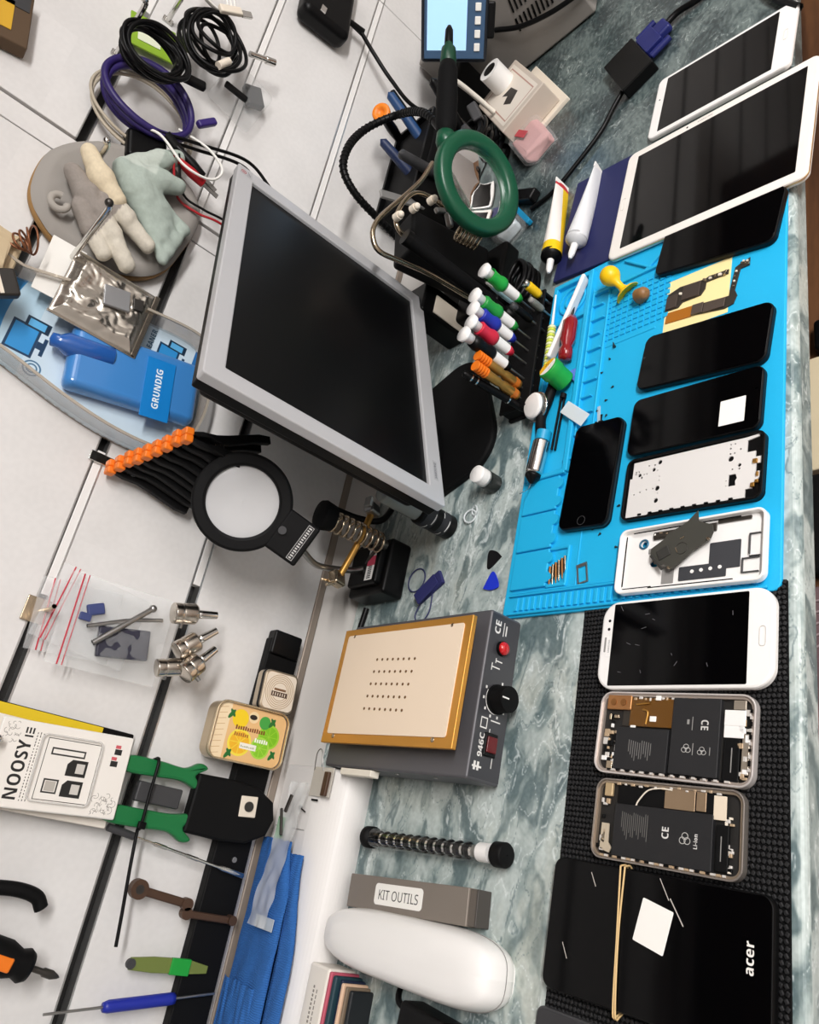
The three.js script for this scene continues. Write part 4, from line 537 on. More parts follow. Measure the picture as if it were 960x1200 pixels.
// ---------------------------------------------------------------- glue tubes, adapter and cables at the right end
{
  const n = thing('notebook', 'navy blue flat cover under the glue tubes', 'notebook', [0.541, 0, -0.239], -97); mk('cover', slab(0.092, 0.165, 0.006, 0.002, 0.001), m.navy, n);
  const glue = (at, to, body, cap, lab) => {
    const t = thing('glue_tube', lab, 'glue tube'); aim(t, at, to); const L = dist(at, to);
    const pos = [], idx = [], uvs = [], N = 24, lv = 10; for (let i = 0; i <= lv; i++) { const v = i / lv, y = 0.03 + v * (L - 0.03), a = 0.0135 * (1 + 0.06 * v), b = 0.0135 * (1 - v) + 0.001; void 0; for (let j = 0; j < N; j++) { const q = j / N * Math.PI * 2; pos.push(a * Math.cos(q), y, b * Math.sin(q)); uvs.push(j / N, v); } }
    for (let i = 0; i < lv; i++) for (let j = 0; j < N; j++) { const a = i * N + j, b = i * N + (j + 1) % N; idx.push(a, a + N, b, b, a + N, b + N); }
    const g = new THREE.BufferGeometry(); g.setAttribute('position', new THREE.Float32BufferAttribute(pos, 3)); g.setIndex(idx); g.computeVertexNormals();
    g.setAttribute('uv', new THREE.Float32BufferAttribute(uvs, 2)); mk('tube', g, body, t);
    mk('crimp', rbox(0.03, 0.008, 0.002, 0.0006, 0, L, 0), m.white, t); mk('shoulder', lathe([[0.0004, 0.022], [0.006, 0.022], [0.0138, 0.028], [0.0138, 0.034], [0.0004, 0.034]], 24), cap, t); mk('nozzle', lathe([[0.0004, 0], [0.002, 0], [0.0042, 0.006], [0.0048, 0.024], [0.0004, 0.024]], 16), m.white, t);
  };
  glue([0.468, 0.0205, -0.290], [0.636, 0.0105, -0.297], print(paint(96, 128, (c, w, h) => { c.fillStyle = '#efe9e3'; c.fillRect(0, 0, w, h); c.fillStyle = '#f0c60f'; c.fillRect(w * 0.05, 0, w * 0.2, h); c.fillRect(w * 0.72, 0, w * 0.3, h); c.fillRect(0, h - 16, w, 16); c.fillStyle = '#c8323c'; c.fillRect(0, 0, w, 8); }), 0.35), m.black, 'glue tube with yellow stripe and black shoulder');
  glue([0.473, 0.0205, -0.256], [0.618, 0.0095, -0.234], M(0xdfe0e2, 0.35), M(0xcfd0d2, 0.35), 'plain white-grey glue tube with white nozzle');
  const a = thing('video_adapter', 'black square video adapter with blue plug', 'adapter', [0.795, 0, -0.2025], 25);
  mk('body', rbox(0.094, 0.017, 0.05, 0.002, 0, 0.0085, 0), m.black, a);
  const pl = mk('blue_plug', rbox(0.046, 0.014, 0.026, 0.002, 0.01, 0.0085, 0.038), M(0x171f63, 0.45), a); for (const x of [-0.022, 0.042]) mk('thumb_screw', cyl(0.0045, 0.0045, 0.03, x, 0.009, 0.043, Math.PI / 2, 0, 0, 14), M(0x171f63, 0.45), pl); mk('plug_neck', rbox(0.03, 0.012, 0.02, 0.004, 0.012, 0.0085, 0.058), M(0x171f63, 0.45), pl);
  mk('lead', tube([[-0.03, 0.008, -0.024], [-0.04, 0.006, -0.045], [-0.06, 0.0045, -0.075], [-0.075, 0.0042, -0.12], [-0.085, 0.0042, -0.17], [-0.075, 0.0045, -0.21]], 0.0034, false, 60), m.black, a);
  mk('cable', tube([[0.013, 0.009, 0.065], [0.014, 0.008, 0.085], [-0.0, 0.006, 0.115], [0.002, 0.006, 0.16], [0.03, 0.006, 0.20]], 0.0044, false, 60), m.black, a);
  const c2 = thing('cable', 'thin black cable running under the small white tablet', 'cable'); mk('cord', tube([[0.75, 0.004, 0.0], [0.79, 0.004, -0.03], [0.84, 0.004, -0.09], [0.90, 0.004, -0.13], [0.99, 0.004, -0.2], [1.03, 0.004, -0.26]], 0.003, false, 60), m.black, c2);
  const c3 = thing('cable', 'thick black cable hanging over the front edge beside the small tablet', 'cable'); mk('cord', tube([[0.69, 0.005, 0.025], [0.74, 0.006, -0.005], [0.79, 0.006, -0.02], [0.84, 0.006, -0.01], [0.86, 0.0, 0.03], [0.86, -0.05, 0.035]], 0.0045, false, 60), m.black, c3);
}
{ // bottles and bits between the monitor and the mat
  const b = thing('flux_bottle', 'dark spray bottle with white label bands under the monitor corner', 'bottle', [0.139, 0, -0.418]);
  mk('body', lathe([[0.0004, 0], [0.0145, 0], [0.0155, 0.002], [0.0155, 0.052], [0.0135, 0.056], [0.0004, 0.056]], 28), m.black, b); for (const [y, h] of [[0.012, 0.013], [0.034, 0.015]]) mk('label_band', lathe([[0.0158, y], [0.0158, y + h]], 28), print(paint(256, 64, (c, w, h2) => { c.fillStyle = '#24252a'; c.fillRect(0, 0, w, h2); c.fillStyle = '#cfcfcd'; for (let i = 0; i < 26; i++) c.fillRect((i * 47) % 240, 6 + (i * 19) % 48, 20, 5); })), b);
  mk('cap', lathe([[0.0004, 0.055], [0.0128, 0.056], [0.0128, 0.108], [0.011, 0.112], [0.0004, 0.112]], 28), MP(0x8f9490, 0.2, 0, { transparent: true, opacity: 0.8 }), b);
  const v = thing('vial', 'small dark glass vial with a ribbed white cap', 'bottle', [0.182, 0, -0.347]); mk('glass', lathe([[0.0004, 0], [0.0105, 0], [0.0115, 0.0015], [0.0115, 0.017], [0.009, 0.02], [0.0004, 0.02]], 24), MP(0x1c1f1d, 0.1), v); mk('cap', lathe([[0.0004, 0.018], [0.0108, 0.018], [0.0108, 0.022], [0.0103, 0.0225], [0.0108, 0.0235], [0.0108, 0.0285], [0.0103, 0.029], [0.0108, 0.030], [0.0105, 0.034], [0.0004, 0.0345]], 24), m.white, v);
  const r = thing('clear_ring', 'twisted clear plastic ring lying near the monitor corner', 'plastic ring', [0.146, 0, -0.380]); mk('loop', [tor(0.0085, 0.0011, 0, 0.003, 0, Math.PI / 2 + 0.2), tor(0.006, 0.0009, 0.006, 0.0035, 0.007, Math.PI / 2 - 0.3, 0.2)], MP(0xe8eef0, 0.08, 0, { transparent: true, opacity: 0.7 }), r);
  const pick = (x, z, c, n, ry) => { const o = tag(mk('plastic_pick', flat(ext(spl([[-0.011, 0.008], [0.011, 0.008], [0.008, -0.004], [0, -0.013], [-0.008, -0.004]]), 0.0012, 0.0003, 8), 0), M(c, 0.35)), n, 'pick'); o.position.set(x, 0, z); o.rotation.y = ry; return o; };
  pick(0.083, -0.331, 0x0b0b0c, 'black plastic opening pick beside the mat edge', 2.2); pick(0.052, -0.326, 0x1c35c8, 'royal blue plastic opening pick touching the mat edge', -0.5).position.y = 0.0012;
  const s = thing('wrist_strap', 'folded dark blue strap with loose cord loops', 'strap', [0.06, 0, -0.43], -60); mk('strap', [rbox(0.046, 0.005, 0.019, 0.0015, 0, 0.003, 0, 0.1, 0, 0.06), rbox(0.038, 0.003, 0.018, 0.0012, -0.004, 0.007, 0.002, 0, 0.2, -0.05)], M(0x23265e, 0.7), s); mk('cord_loop', [tor(0.0155, 0.0009, -0.02, 0.0015, -0.028, Math.PI / 2, 0, 0), tube([[-0.02, 0.002, 0.008], [-0.035, 0.002, 0.02], [-0.03, 0.002, 0.035], [-0.012, 0.002, 0.03], [0, 0.002, 0.01]], 0.0009, false, 30)], M(0x30345f, 0.6), s);
}
// ---------------------------------------------------------------- on the slat wall; wall groups keep world axes, z out of the wall
const hook = (x, y, len, label, end = m.chrome) => { const t = thing('display_hook', label, 'hook', [x, y, W]); mk('plate', rbox(0.008, 0.014, 0.003, 0.001, 0, 0.0, 0.002), m.chrome, t); mk('prong', tube([[0, 0, 0.002], [0, 0, len * 0.5], [0, 0, len * 0.92], [0, 0.003, len]], 0.0034, false, 20), m.chrome, t); mk('tip', sph(0.0044, 0, 0.003, len), end, t); return t; };
{ // clear pack with blue screen-cleaning kit
  const t = thing('cleaning_kit', 'clear curved pack with a blue screen cleaning kit', 'cleaning kit', [0, 0, W]);
  const out = [[0.150, 0.56], [0.146, 0.522], [0.128, 0.45], [0.119, 0.395], [0.119, 0.345], [0.130, 0.318], [0.160, 0.302], [0.205, 0.299], [0.262, 0.312], [0.281, 0.335], [0.276, 0.40], [0.262, 0.47], [0.245, 0.53], [0.240, 0.56]];
  const s = spl(out), op = s.getSpacedPoints(80).slice(0, 80), N0 = op.length, inn = op.map((p, i) => { const a = op[(i + N0 - 1) % N0], b = op[(i + 1) % N0], l = Math.hypot(b.x - a.x, b.y - a.y), w = THREE.ShapeUtils.area(op) > 0 ? 1 : -1; return new THREE.Vector2(p.x - (b.y - a.y) / l * 0.003 * w, p.y + (b.x - a.x) / l * 0.003 * w); }), ring = new THREE.Shape(op); ring.holes.push(new THREE.Path(inn));
  const card = paint(512, 768, (c, w, h) => {
    c.fillStyle = '#cfe2ee'; c.fillRect(0, 0, w, h); const g = c.createLinearGradient(0, 0, 0, 1); c.fillStyle = '#2f86c4'; c.fillRect(0, 0, w, 150); c.fillStyle = '#bcd9ea'; c.beginPath(); c.moveTo(0, 150); c.quadraticCurveTo(w / 2, 40, w, 150); c.lineTo(w, 190); c.lineTo(0, 190); c.fill();
    const mon = (x, y, q) => { c.fillStyle = '#123a5c'; c.fillRect(x, y, 100 * q, 78 * q); c.fillStyle = '#2f93d6'; c.fillRect(x + 7 * q, y + 7 * q, 86 * q, 64 * q); c.fillStyle = '#123a5c'; c.fillRect(x + 38 * q, y + 78 * q, 24 * q, 16 * q); c.fillRect(x + 20 * q, y + 92 * q, 60 * q, 10 * q); c.fillStyle = '#0f2c44'; c.fillRect(x + 92 * q, y + 30 * q, 36 * q, 66 * q); c.fillStyle = '#5fb3e6'; c.fillRect(x + 98 * q, y + 38 * q, 24 * q, 46 * q); };
    mon(140, 120, 1.15); mon(352, 560, 1.0); c.strokeStyle = '#3f6f92'; c.lineWidth = 5; c.beginPath(); c.arc(110, 225, 26, 0, 7); c.stroke(); c.beginPath(); c.arc(110, 225, 15, 0, 7); c.stroke();
    c.fillStyle = '#34617f'; c.font = 'bold 26px sans-serif'; c.fillText('SCREEN CLEANER', 268, 540, 230); c.fillStyle = '#1f6fb5'; c.fillRect(380, 690, 110, 40);
  });
  const cg = ext(s, 0.003, 0.0005), p = cg.attributes.position, uv = cg.attributes.uv; for (let i = 0; i < p.count; i++) uv.setXY(i, (p.getX(i) - 0.119) / 0.163, (p.getY(i) - 0.298) / 0.262);
  mk('backing_card', cg.translate(0, 0, 0.004), print(card, 0.45), t);
  mk('pack_wall', ext(ring, 0.036).translate(0, 0, 0.001), MP(0xb9aea2, 0.12, 0, { transparent: true, opacity: 0.4 }), t);
  mk('flange', ext(ring, 0.002).translate(0, 0, 0.0365), MP(0xcfc4b4, 0.08, 0.2, { transparent: true, opacity: 0.7 }), t);
  const bag = rbox(0.078, 0.15, 0.024, 0.011, 0, 0, 0, 0, 0, 0, 4); { const q = bag.attributes.position; for (let i = 0; i < q.count; i++) { const k = n3(q.getX(i) * 40, q.getY(i) * 22, q.getZ(i) * 40); q.setXYZ(i, q.getX(i) + k * 0.0015, q.getY(i), q.getZ(i) + k * 0.002); } bag.computeVertexNormals(); }
  const b = mk('folded_cloth', tf(bag, 0.195, 0.385, 0.021, 0, 0, 0.18), MP(0x3f86cc, 0.35, 0, { clearcoat: 0.8, clearcoatRoughness: 0.15 }), t);
  mk('bottle', tf(lathe([[0.0004, 0], [0.0125, 0.001], [0.013, 0.05], [0.008, 0.058], [0.0075, 0.066], [0.0004, 0.068]], 20), 0.200, 0.415, 0.026, 0, 0, 0.2), MP(0x2a5fae, 0.2, 0, { clearcoat: 0.6 }), t);
  mk('label', tf(new RoundedBoxGeometry(0.074, 0.034, 0.001, 2, 0.0004), 0.188, 0.359, 0.0345, 0, 0, 0.18), M(0x0f80cf, 0.4), t);
  mk('lettering', tf(new THREE.PlaneGeometry(0.058, 0.0135), 0.188, 0.360, 0.0353, 0, 0, 0.18), print(paint(384, 90, (c, w, h) => { c.fillStyle = '#0f80cf'; c.fillRect(0, 0, w, h); c.fillStyle = '#f4f8fb'; c.font = 'bold 72px sans-serif'; c.textAlign = 'center'; c.fillText('GRUNDIG', w / 2, 70, w - 20); }), 0.4), t);
}
hook(0.288, 0.495, 0.15, 'chrome hook prong holding the white card and silver bag', m.darkSteel);
{
  const c = tag(mk('header_card', tf(ext(rrect(0.072, 0.038, 0.001), 0.0012, 0.0003), 0.266, 0.501, W + 0.028, 0, 0, 0.03), m.paper), 'plain white header card hanging above the silver bag', 'card');
  const t = thing('antistatic_bag', 'shiny silver antistatic bag with small parts inside', 'bag', [0.254, 0.446, W + 0.034]); t.rotation.z = rad(-1);
  const g = new THREE.PlaneGeometry(0.086, 0.098, 60, 60), p = g.attributes.position; for (let i = 0; i < p.count; i++) { const x = p.getX(i), y = p.getY(i), e = ss(0, 0.014, Math.min(0.043 - Math.abs(x), 0.049 - Math.abs(y))); p.setZ(i, e * (0.009 + 0.0022 * n2(x * 34, y * 34) + 0.0012 * Math.abs(n2(x * 70 + 4, y * 60)))); } g.computeVertexNormals();
  mk('front_film', g, M(0xcfc8bd, 0.24, 0.9, { side: THREE.DoubleSide }), t); mk('back_film', box(0.086, 0.098, 0.001, 0, 0, -0.0006), M(0x6b665f, 0.25, 0.9), t);
  mk('seal', [rbox(0.088, 0.006, 0.0018, 0.0006, 0, -0.049, 0.0004), rbox(0.003, 0.1, 0.0018, 0.0006, -0.043, 0, 0.0004)], M(0xb5aa9c, 0.2, 0.9), t);
  mk('part', [rbox(0.024, 0.03, 0.004, 0.001, 0.004, -0.006, 0.0155, 0.1, 0, 0.3)], M(0xa9aaac, 0.35, 0.5), t); mk('part', rbox(0.014, 0.012, 0.003, 0.001, 0.012, -0.03, 0.0135, 0, 0, 0.3), m.darkSteel, t);
}
{ // grey pouch with gloves
  const t = thing('felt_pouch', 'grey oval pouch with tan edge hanging behind the work gloves', 'pouch', [0, 0, W]);
  const o = [[0.43, 0.548], [0.40, 0.563], [0.36, 0.564], [0.33, 0.553], [0.306, 0.522], [0.302, 0.485], [0.306, 0.45], [0.322, 0.417], [0.35, 0.395], [0.39, 0.385], [0.43, 0.379], [0.463, 0.386], [0.485, 0.415], [0.492, 0.45], [0.475, 0.495], [0.452, 0.528]];
  const cx = 0.397, cy = 0.472, P2 = o.map(([x, y]) => [x, y]);
  mk('edge', ext(spl(P2), 0.012, 0.004, 8).translate(0, 0, 0.003), M(0xa07a48, 0.7), t);
  const pos = [], idx = [], N = 64, pts = spl(P2).getSpacedPoints(N); const lv = 12; for (let i = 0; i <= lv; i++) { const k = 1 - i / lv; for (let j = 0; j < N; j++) { const q = pts[j]; const x = cx + (q.x - cx) * k * 0.99, y = cy + (q.y - cy) * k * 0.99; pos.push(x, y, 0.0165 + 0.012 * ss(1, 0.9, k) - 0.008 * (1 - k ** 3) + 0.0012 * n2(x * 50, y * 50)); } }
  for (let i = 0; i < lv; i++) for (let j = 0; j < N; j++) { const a = i * N + j, b = i * N + (j + 1) % N; idx.push(a, b, a + N, b, b + N, a + N); }
  const g = new THREE.BufferGeometry(); g.setAttribute('position', new THREE.Float32BufferAttribute(pos, 3)); g.setIndex(idx); g.computeVertexNormals();
  mk('inner_face', g, M(0x9d9892, 0.85, 0, { side: THREE.DoubleSide, bumpMap: bumpOf(grain, 30), bumpScale: 0.0002 }), t);
}
function blob(bones, k, res, pad = 0.012) { // smooth union of tapered capsules, meshed on a grid: [a, b, ra, rb, flatten]
  const lo = [1e9, 1e9, 1e9], hi = [-1e9, -1e9, -1e9]; for (const [a, b, ra, rb] of bones) for (const [p, r] of [[a, ra], [b, rb]]) for (let i = 0; i < 3; i++) { lo[i] = Math.min(lo[i], p[i] - r); hi[i] = Math.max(hi[i], p[i] + r); }
  const size = Math.max(hi[0] - lo[0], hi[1] - lo[1], hi[2] - lo[2]) / 2 + pad, c = lo.map((v, i) => (v + hi[i]) / 2), mc = new MarchingCubes(res, new THREE.MeshStandardMaterial(), false, false, 400000);
  mc.isolation = 0; const h = res / 2;
  for (let z = 0; z < res; z++) for (let y = 0; y < res; y++) for (let x = 0; x < res; x++) {
    const px = c[0] + (x - h) / h * size, py = c[1] + (y - h) / h * size, pz = c[2] + (z - h) / h * size; let d = 1;
    for (const [a, b, ra, rb] of bones) { const dx = b[0] - a[0], dy = b[1] - a[1], dz = b[2] - a[2], L = dx * dx + dy * dy + dz * dz || 1e-9, t = clamp(((px - a[0]) * dx + (py - a[1]) * dy + (pz - a[2]) * dz) / L, 0, 1), q = Math.hypot(px - a[0] - dx * t, py - a[1] - dy * t, pz - a[2] - dz * t) - (ra + (rb - ra) * t); const m2 = Math.max(k - Math.abs(d - q), 0) / k; d = Math.min(d, q) - m2 * m2 * k / 4; }
    d += 0.0006 * n3(px * 70, py * 70, pz * 70) + 0.00015 * n3(px * 190, py * 190, pz * 190);
    mc.field[x + y * res + z * res * res] = -d;
  }
  mc.update(); const n = mc.count, pos = new Float32Array(n * 3), nor = new Float32Array(n * 3); for (let i = 0; i < n; i++) for (let j = 0; j < 3; j++) { pos[i * 3 + j] = c[j] + mc.positionArray[i * 3 + j] * size; nor[i * 3 + j] = mc.normalArray[i * 3 + j]; }
  const g = new THREE.BufferGeometry(); g.setAttribute('position', new THREE.BufferAttribute(pos, 3)); g.setAttribute('normal', new THREE.BufferAttribute(nor, 3)); return clean(g);
}
{
  const z = W + 0.04, B = (a, b, ra, rb, dz = 0) => [[a[0], a[1], z + dz], [b[0], b[1], z + dz], ra, rb];
  const leather = (g, fn) => { const p = g.attributes.position, col = new Float32Array(p.count * 3), q = new THREE.Color(); for (let i = 0; i < p.count; i++) { q.set(fn(p.getX(i), p.getY(i), p.getZ(i))); const k = 1 + 0.07 * n3(p.getX(i) * 300, p.getY(i) * 300, p.getZ(i) * 300); col.set([q.r * k, q.g * k, q.b * k], i * 3); } g.setAttribute('color', new THREE.BufferAttribute(col, 3)); return g; };
  const hide = M(0xffffff, 0.85, 0, { vertexColors: true });
  const skin = (name, g, parent) => { const o = new THREE.Mesh(g, hide); o.name = name; o.castShadow = o.receiveShadow = true; parent.add(o); return o; };
  const g1 = thing('work_glove', 'cream and grey leather work glove with fingers pointing down', 'glove');
  skin('hand', leather(blob([B([0.38, 0.532], [0.362, 0.508], 0.010, 0.014), B([0.362, 0.508], [0.352, 0.494], 0.0165, 0.0155), B([0.345, 0.51], [0.326, 0.492], 0.0105, 0.0108), B([0.326, 0.492], [0.307, 0.470], 0.0106, 0.0092), B([0.352, 0.493], [0.332, 0.470], 0.0115, 0.0112, 0.005), B([0.332, 0.470], [0.3075, 0.4435], 0.011, 0.0094, 0.003), B([0.37, 0.49], [0.36, 0.464], 0.0118, 0.0112, 0.008), B([0.36, 0.464], [0.345, 0.431], 0.011, 0.0092, 0.005)], 0.0032, 96), (x, y) => (y < 0.483 - (x - 0.33) * 0.25 ? 0xd2cbbc : 0x938b84)), g1);
  skin('thumb', leather(blob([B([0.408, 0.527], [0.386, 0.505], 0.0095, 0.0135, 0.010), B([0.386, 0.505], [0.37, 0.482], 0.0135, 0.0115, 0.012)], 0.006, 48), () => 0xdccdb0), g1); mk('hang_loop', tf(new THREE.TorusGeometry(0.009, 0.0042, 8, 20, 5), 0.336, 0.531, z - 0.002), M(0xa8a29a, 0.8), g1);
  const g2 = thing('work_glove', 'pale grey-green work glove with a wide cuff', 'glove');
  skin('hand', leather(blob([B([0.425, 0.487], [0.405, 0.462], 0.013, 0.017), B([0.44, 0.478], [0.466, 0.455], 0.012, 0.0115), B([0.466, 0.455], [0.488, 0.436], 0.0115, 0.0095), B([0.425, 0.466], [0.435, 0.447], 0.0135, 0.013, 0.005), B([0.435, 0.447], [0.443, 0.427], 0.013, 0.0108, 0.006), B([0.41, 0.462], [0.40, 0.44], 0.017, 0.014), B([0.412, 0.448], [0.398, 0.397], 0.011, 0.0045), B([0.404, 0.448], [0.378, 0.402], 0.013, 0.005), B([0.395, 0.45], [0.36, 0.406], 0.012, 0.005), B([0.39, 0.452], [0.343, 0.409], 0.010, 0.0045), B([0.397, 0.43], [0.37, 0.42], 0.009, 0.008), B([0.398, 0.399], [0.343, 0.408], 0.0045, 0.0045)], 0.009, 90), (x, y) => (y > 0.455 && x > 0.43 ? 0xbac3ba : 0xa6b2a9)), g2);
}
hook(0.415, 0.515, 0.075, 'short chrome hook prong above the work gloves');
// ---------------------------------------------------------------- cable coils
function coil(name, label, c, R, r, n, mat, o = {}) {
  const t = thing(name, label, 'cable', [c[0], c[1], W]); const q = []; const sx = o.sx || 1, sy = o.sy || 1;
  for (let k = 0; k < n; k++) { const R2 = R * rr(0.9, 1.06), dx = rr(-0.006, 0.006), dy = rr(-0.005, 0.005), z0 = (o.z || 0.02) + k * r * 1.25, pts = []; for (let j = 0; j < 14; j++) { const a = j / 14 * Math.PI * 2; pts.push([dx + Math.cos(a) * R2 * sx, dy + Math.sin(a) * R2 * sy, z0 + 0.003 * Math.sin(a * 2 + k)]); } q.push(tube(pts, r, true, 60, 7)); }
  q.forEach((g) => mk('loop', g, mat, t)); return t;
}
{
  hook(0.603, 0.545, 0.1, 'chrome hook prong carrying the black cable coil');
  const a = coil('cable_coil', 'black cable coiled in tight loops on the wall hook', [0.578, 0.513], 0.040, 0.0027, 8, m.black, { z: 0.056, sy: 0.95, sx: 0.82 }); mk('tie', rbox(0.02, 0.012, 0.02, 0.003, 0.012, -0.032, 0.062), m.black, a); mk('plug', rbox(0.012, 0.03, 0.009, 0.003, 0.01, -0.055, 0.06, 0, 0, 0.3), m.black, a);
  const b = coil('cable_coil', 'purple thick cable coiled below the black one', [0.538, 0.493], 0.058, 0.0046, 3, M(0x2b1d5e, 0.45), { z: 0.03, sx: 0.80, sy: 1.0 }); mk('plug', tf(rbox(0.01, 0.03, 0.009, 0.003), 0.032, -0.072, 0.034, 0, 0, 0.9), M(0x35246f, 0.45), b);
  const c = coil('cable_coil', 'beige thin cable coiled behind the purple one', [0.528, 0.492], 0.062, 0.0021, 3, M(0xb6ab98, 0.5), { z: 0.018, sx: 0.8 });
  const w = thing('cable', 'thin white cable loop hanging beside the work gloves', 'cable'); mk('cord', tube([[0.50, 0.50, W + 0.02], [0.492, 0.47, W + 0.05], [0.470, 0.43, W + 0.055], [0.476, 0.395, W + 0.055], [0.505, 0.385, W + 0.05], [0.525, 0.41, W + 0.045], [0.536, 0.448, W + 0.03]], 0.0017, false, 60), m.paper, w);
  for (const [dz, l] of [[0, 'upper black cable running from the coils behind the monitor'], [0.012, 'lower black cable running from the coils behind the monitor']]) { const k = thing('cable', l, 'cable'); mk('cord', tube([[0.495, 0.478, W + 0.045 - dz], [0.527, 0.42, W + 0.04 - dz], [0.563 - dz, 0.355, W + 0.03], [0.553 - dz, 0.31, W + 0.025 - dz], [0.53, 0.26, W + 0.02]], 0.0022, false, 50), m.black, k); }
  const clip = (x, y, col, l, a) => { const t = thing('alligator_clip', l, 'clip', [x, y, W + 0.045]); t.rotation.z = a; mk('boot', lathe([[0.0004, 0], [0.0055, 0.001], [0.0065, 0.02], [0.004, 0.045], [0.0004, 0.046]], 14), col, t); mk('jaw', [box(0.004, 0.022, 0.0015, -0.002, -0.01, 0.001), box(0.004, 0.022, 0.0015, 0.002, -0.01, -0.001)], m.steel, t); };
  clip(0.481, 0.402, m.black, 'black-booted alligator clip hanging below the cable coils', -0.35); clip(0.472, 0.398, m.red, 'red-booted alligator clip hanging below the cable coils', -0.2);
  const l1 = thing('test_lead', 'red test lead running down behind the monitor edge', 'cable'); mk('cord', tube([[0.478, 0.445, W + 0.05], [0.445, 0.42, W + 0.03], [0.44, 0.39, W + 0.03], [0.443, 0.36, W + 0.035], [0.445, 0.3, W + 0.03]], 0.0016, false, 40), m.red, l1);
  const l2 = thing('test_lead', 'black test lead running beside the red one', 'cable'); mk('cord', tube([[0.485, 0.44, W + 0.05], [0.45, 0.415, W + 0.034], [0.447, 0.385, W + 0.034], [0.449, 0.355, W + 0.037], [0.45, 0.3, W + 0.03]], 0.0016, false, 40), m.black, l2);
  const ad = thing('plug_adapter', 'black plug adapter hanging under the beige cable', 'adapter', [0.478, 0.462, W]); mk('body', rbox(0.04, 0.05, 0.03, 0.006, 0, 0.01, 0.02, 0, 0, 0.3), m.black, ad); mk('barrel', cyl(0.007, 0.007, 0.04, 0.02, -0.02, 0.04, 0, 0, -0.4), m.blackSoft, ad);
  const bd = thing('cable_bundle', 'tangled bundle of black cables with cream plug', 'cable', [0.688, 0.455, W]);
  for (let k = 0; k < 9; k++) { const pts = [], R = rr(0.028, 0.046), dx = rr(-0.012, 0.012), dy = rr(-0.012, 0.012); for (let j = 0; j < 12; j++) { const a = j / 12 * Math.PI * 2; pts.push([dx + Math.cos(a) * R * 1.0, dy + Math.sin(a) * R * 0.95, 0.03 + k * 0.004 + 0.005 * Math.sin(a * 2 + k)]); } mk('loop', tube(pts, 0.0026, true, 50, 7), m.black, bd); }
  mk('cream_plug', rbox(0.011, 0.034, 0.007, 0.002, 0.03, 0.0, 0.075, 0, 0, 0.7), m.cream, bd); mk('plug_tip', rbox(0.009, 0.016, 0.004, 0.0005, 0.044, -0.02, 0.075, 0, 0, 0.7), m.chrome, bd); mk('white_loop', [0, 1, 2].map((k) => tf(new THREE.TorusGeometry(0.03 + k * 0.004, 0.0016, 7, 36), 0.06, 0.03, 0.055 + k * 0.004, 0.2, 0.2)), m.paper, bd);
  mk('connector', cyl(0.005, 0.005, 0.022, -0.04, -0.02, 0.06, 0, 0, 1.1), m.cream, bd); mk('connector', rbox(0.009, 0.034, 0.006, 0.002, -0.045, -0.052, 0.04), m.black, bd); mk('jack', [cyl(0.004, 0.004, 0.03, 0.032, -0.062, 0.045, 0, 0, 0.5), cyl(0.0052, 0.0052, 0.014, 0.04, -0.078, 0.045, 0, 0, 0.5)], m.chrome, bd);
  const pb = thing('plastic_bag', 'clear bag with dark plug hanging under the cable bundle', 'bag', [0.668, 0.39, W]); mk('film', tf(rbox(0.085, 0.07, 0.016, 0.007), 0, 0, 0.016, 0, 0, -0.2), m.film, pb); mk('dark_plug', rbox(0.03, 0.026, 0.012, 0.002, 0.014, -0.016, 0.016, 0, 0, 0.5), m.darkGrey, pb);
  const lb = thing('green_leaflet', 'lime green printed leaflet behind the cable bundle', 'leaflet', [0.655, 0.517, W]); mk('leaflet', rbox(0.05, 0.06, 0.003, 0.001, 0, 0, 0.012, 0, 0, 0.3), M(0x8fb52e, 0.5), lb); mk('print', box(0.02, 0.03, 0.0006, -0.006, 0.004, 0.0141, 0, 0, 0.3), M(0xe6ecd0, 0.6), lb);
  hook(0.71, 0.51, 0.09, 'chrome hook prong carrying the tangled cable bundle');
  const aw = thing('mains_adapter', 'large black mains adapter plugged on the wall', 'adapter', [0.955, 0.325, W]); mk('body', rbox(0.15, 0.085, 0.035, 0.012, 0.01, 0, 0.02, 0, 0, 0.12, 4), m.black, aw); mk('contact_strip', rbox(0.045, 0.008, 0.03, 0.001, -0.045, 0.012, 0.022, 0, 0, 1.4), m.darkGrey, aw); mk('contact', box(0.012, 0.009, 0.003, -0.05, 0.005, 0.039), m.chrome, aw);
  mk('strain_relief', cyl(0.004, 0.006, 0.03, -0.002, -0.058, 0.022, 0, 0, 0.1), m.black, aw); mk('cord', tube([[-0.003, -0.07, 0.022], [-0.03, -0.10, 0.028], [-0.055, -0.14, 0.032], [-0.07, -0.19, 0.035], [-0.06, -0.25, 0.05]], 0.0034, false, 40), m.black, aw);
  const cbx = thing('cardboard_box', 'small brown box with yellow label high on the wall', 'box', [0.535, 0.655, W]); mk('carton', rbox(0.075, 0.05, 0.02, 0.002, 0, 0.004, 0.012, 0, 0, 0.25), M(0x5a4632, 0.8), cbx); mk('yellow_label', box(0.04, 0.03, 0.0008, -0.006, 0.012, 0.0226, 0, 0, 0.25), M(0xd8a82a, 0.6), cbx); mk('dark_panel', box(0.024, 0.04, 0.0008, 0.022, 0.008, 0.0226, 0, 0, 0.25), m.darkGrey, cbx);
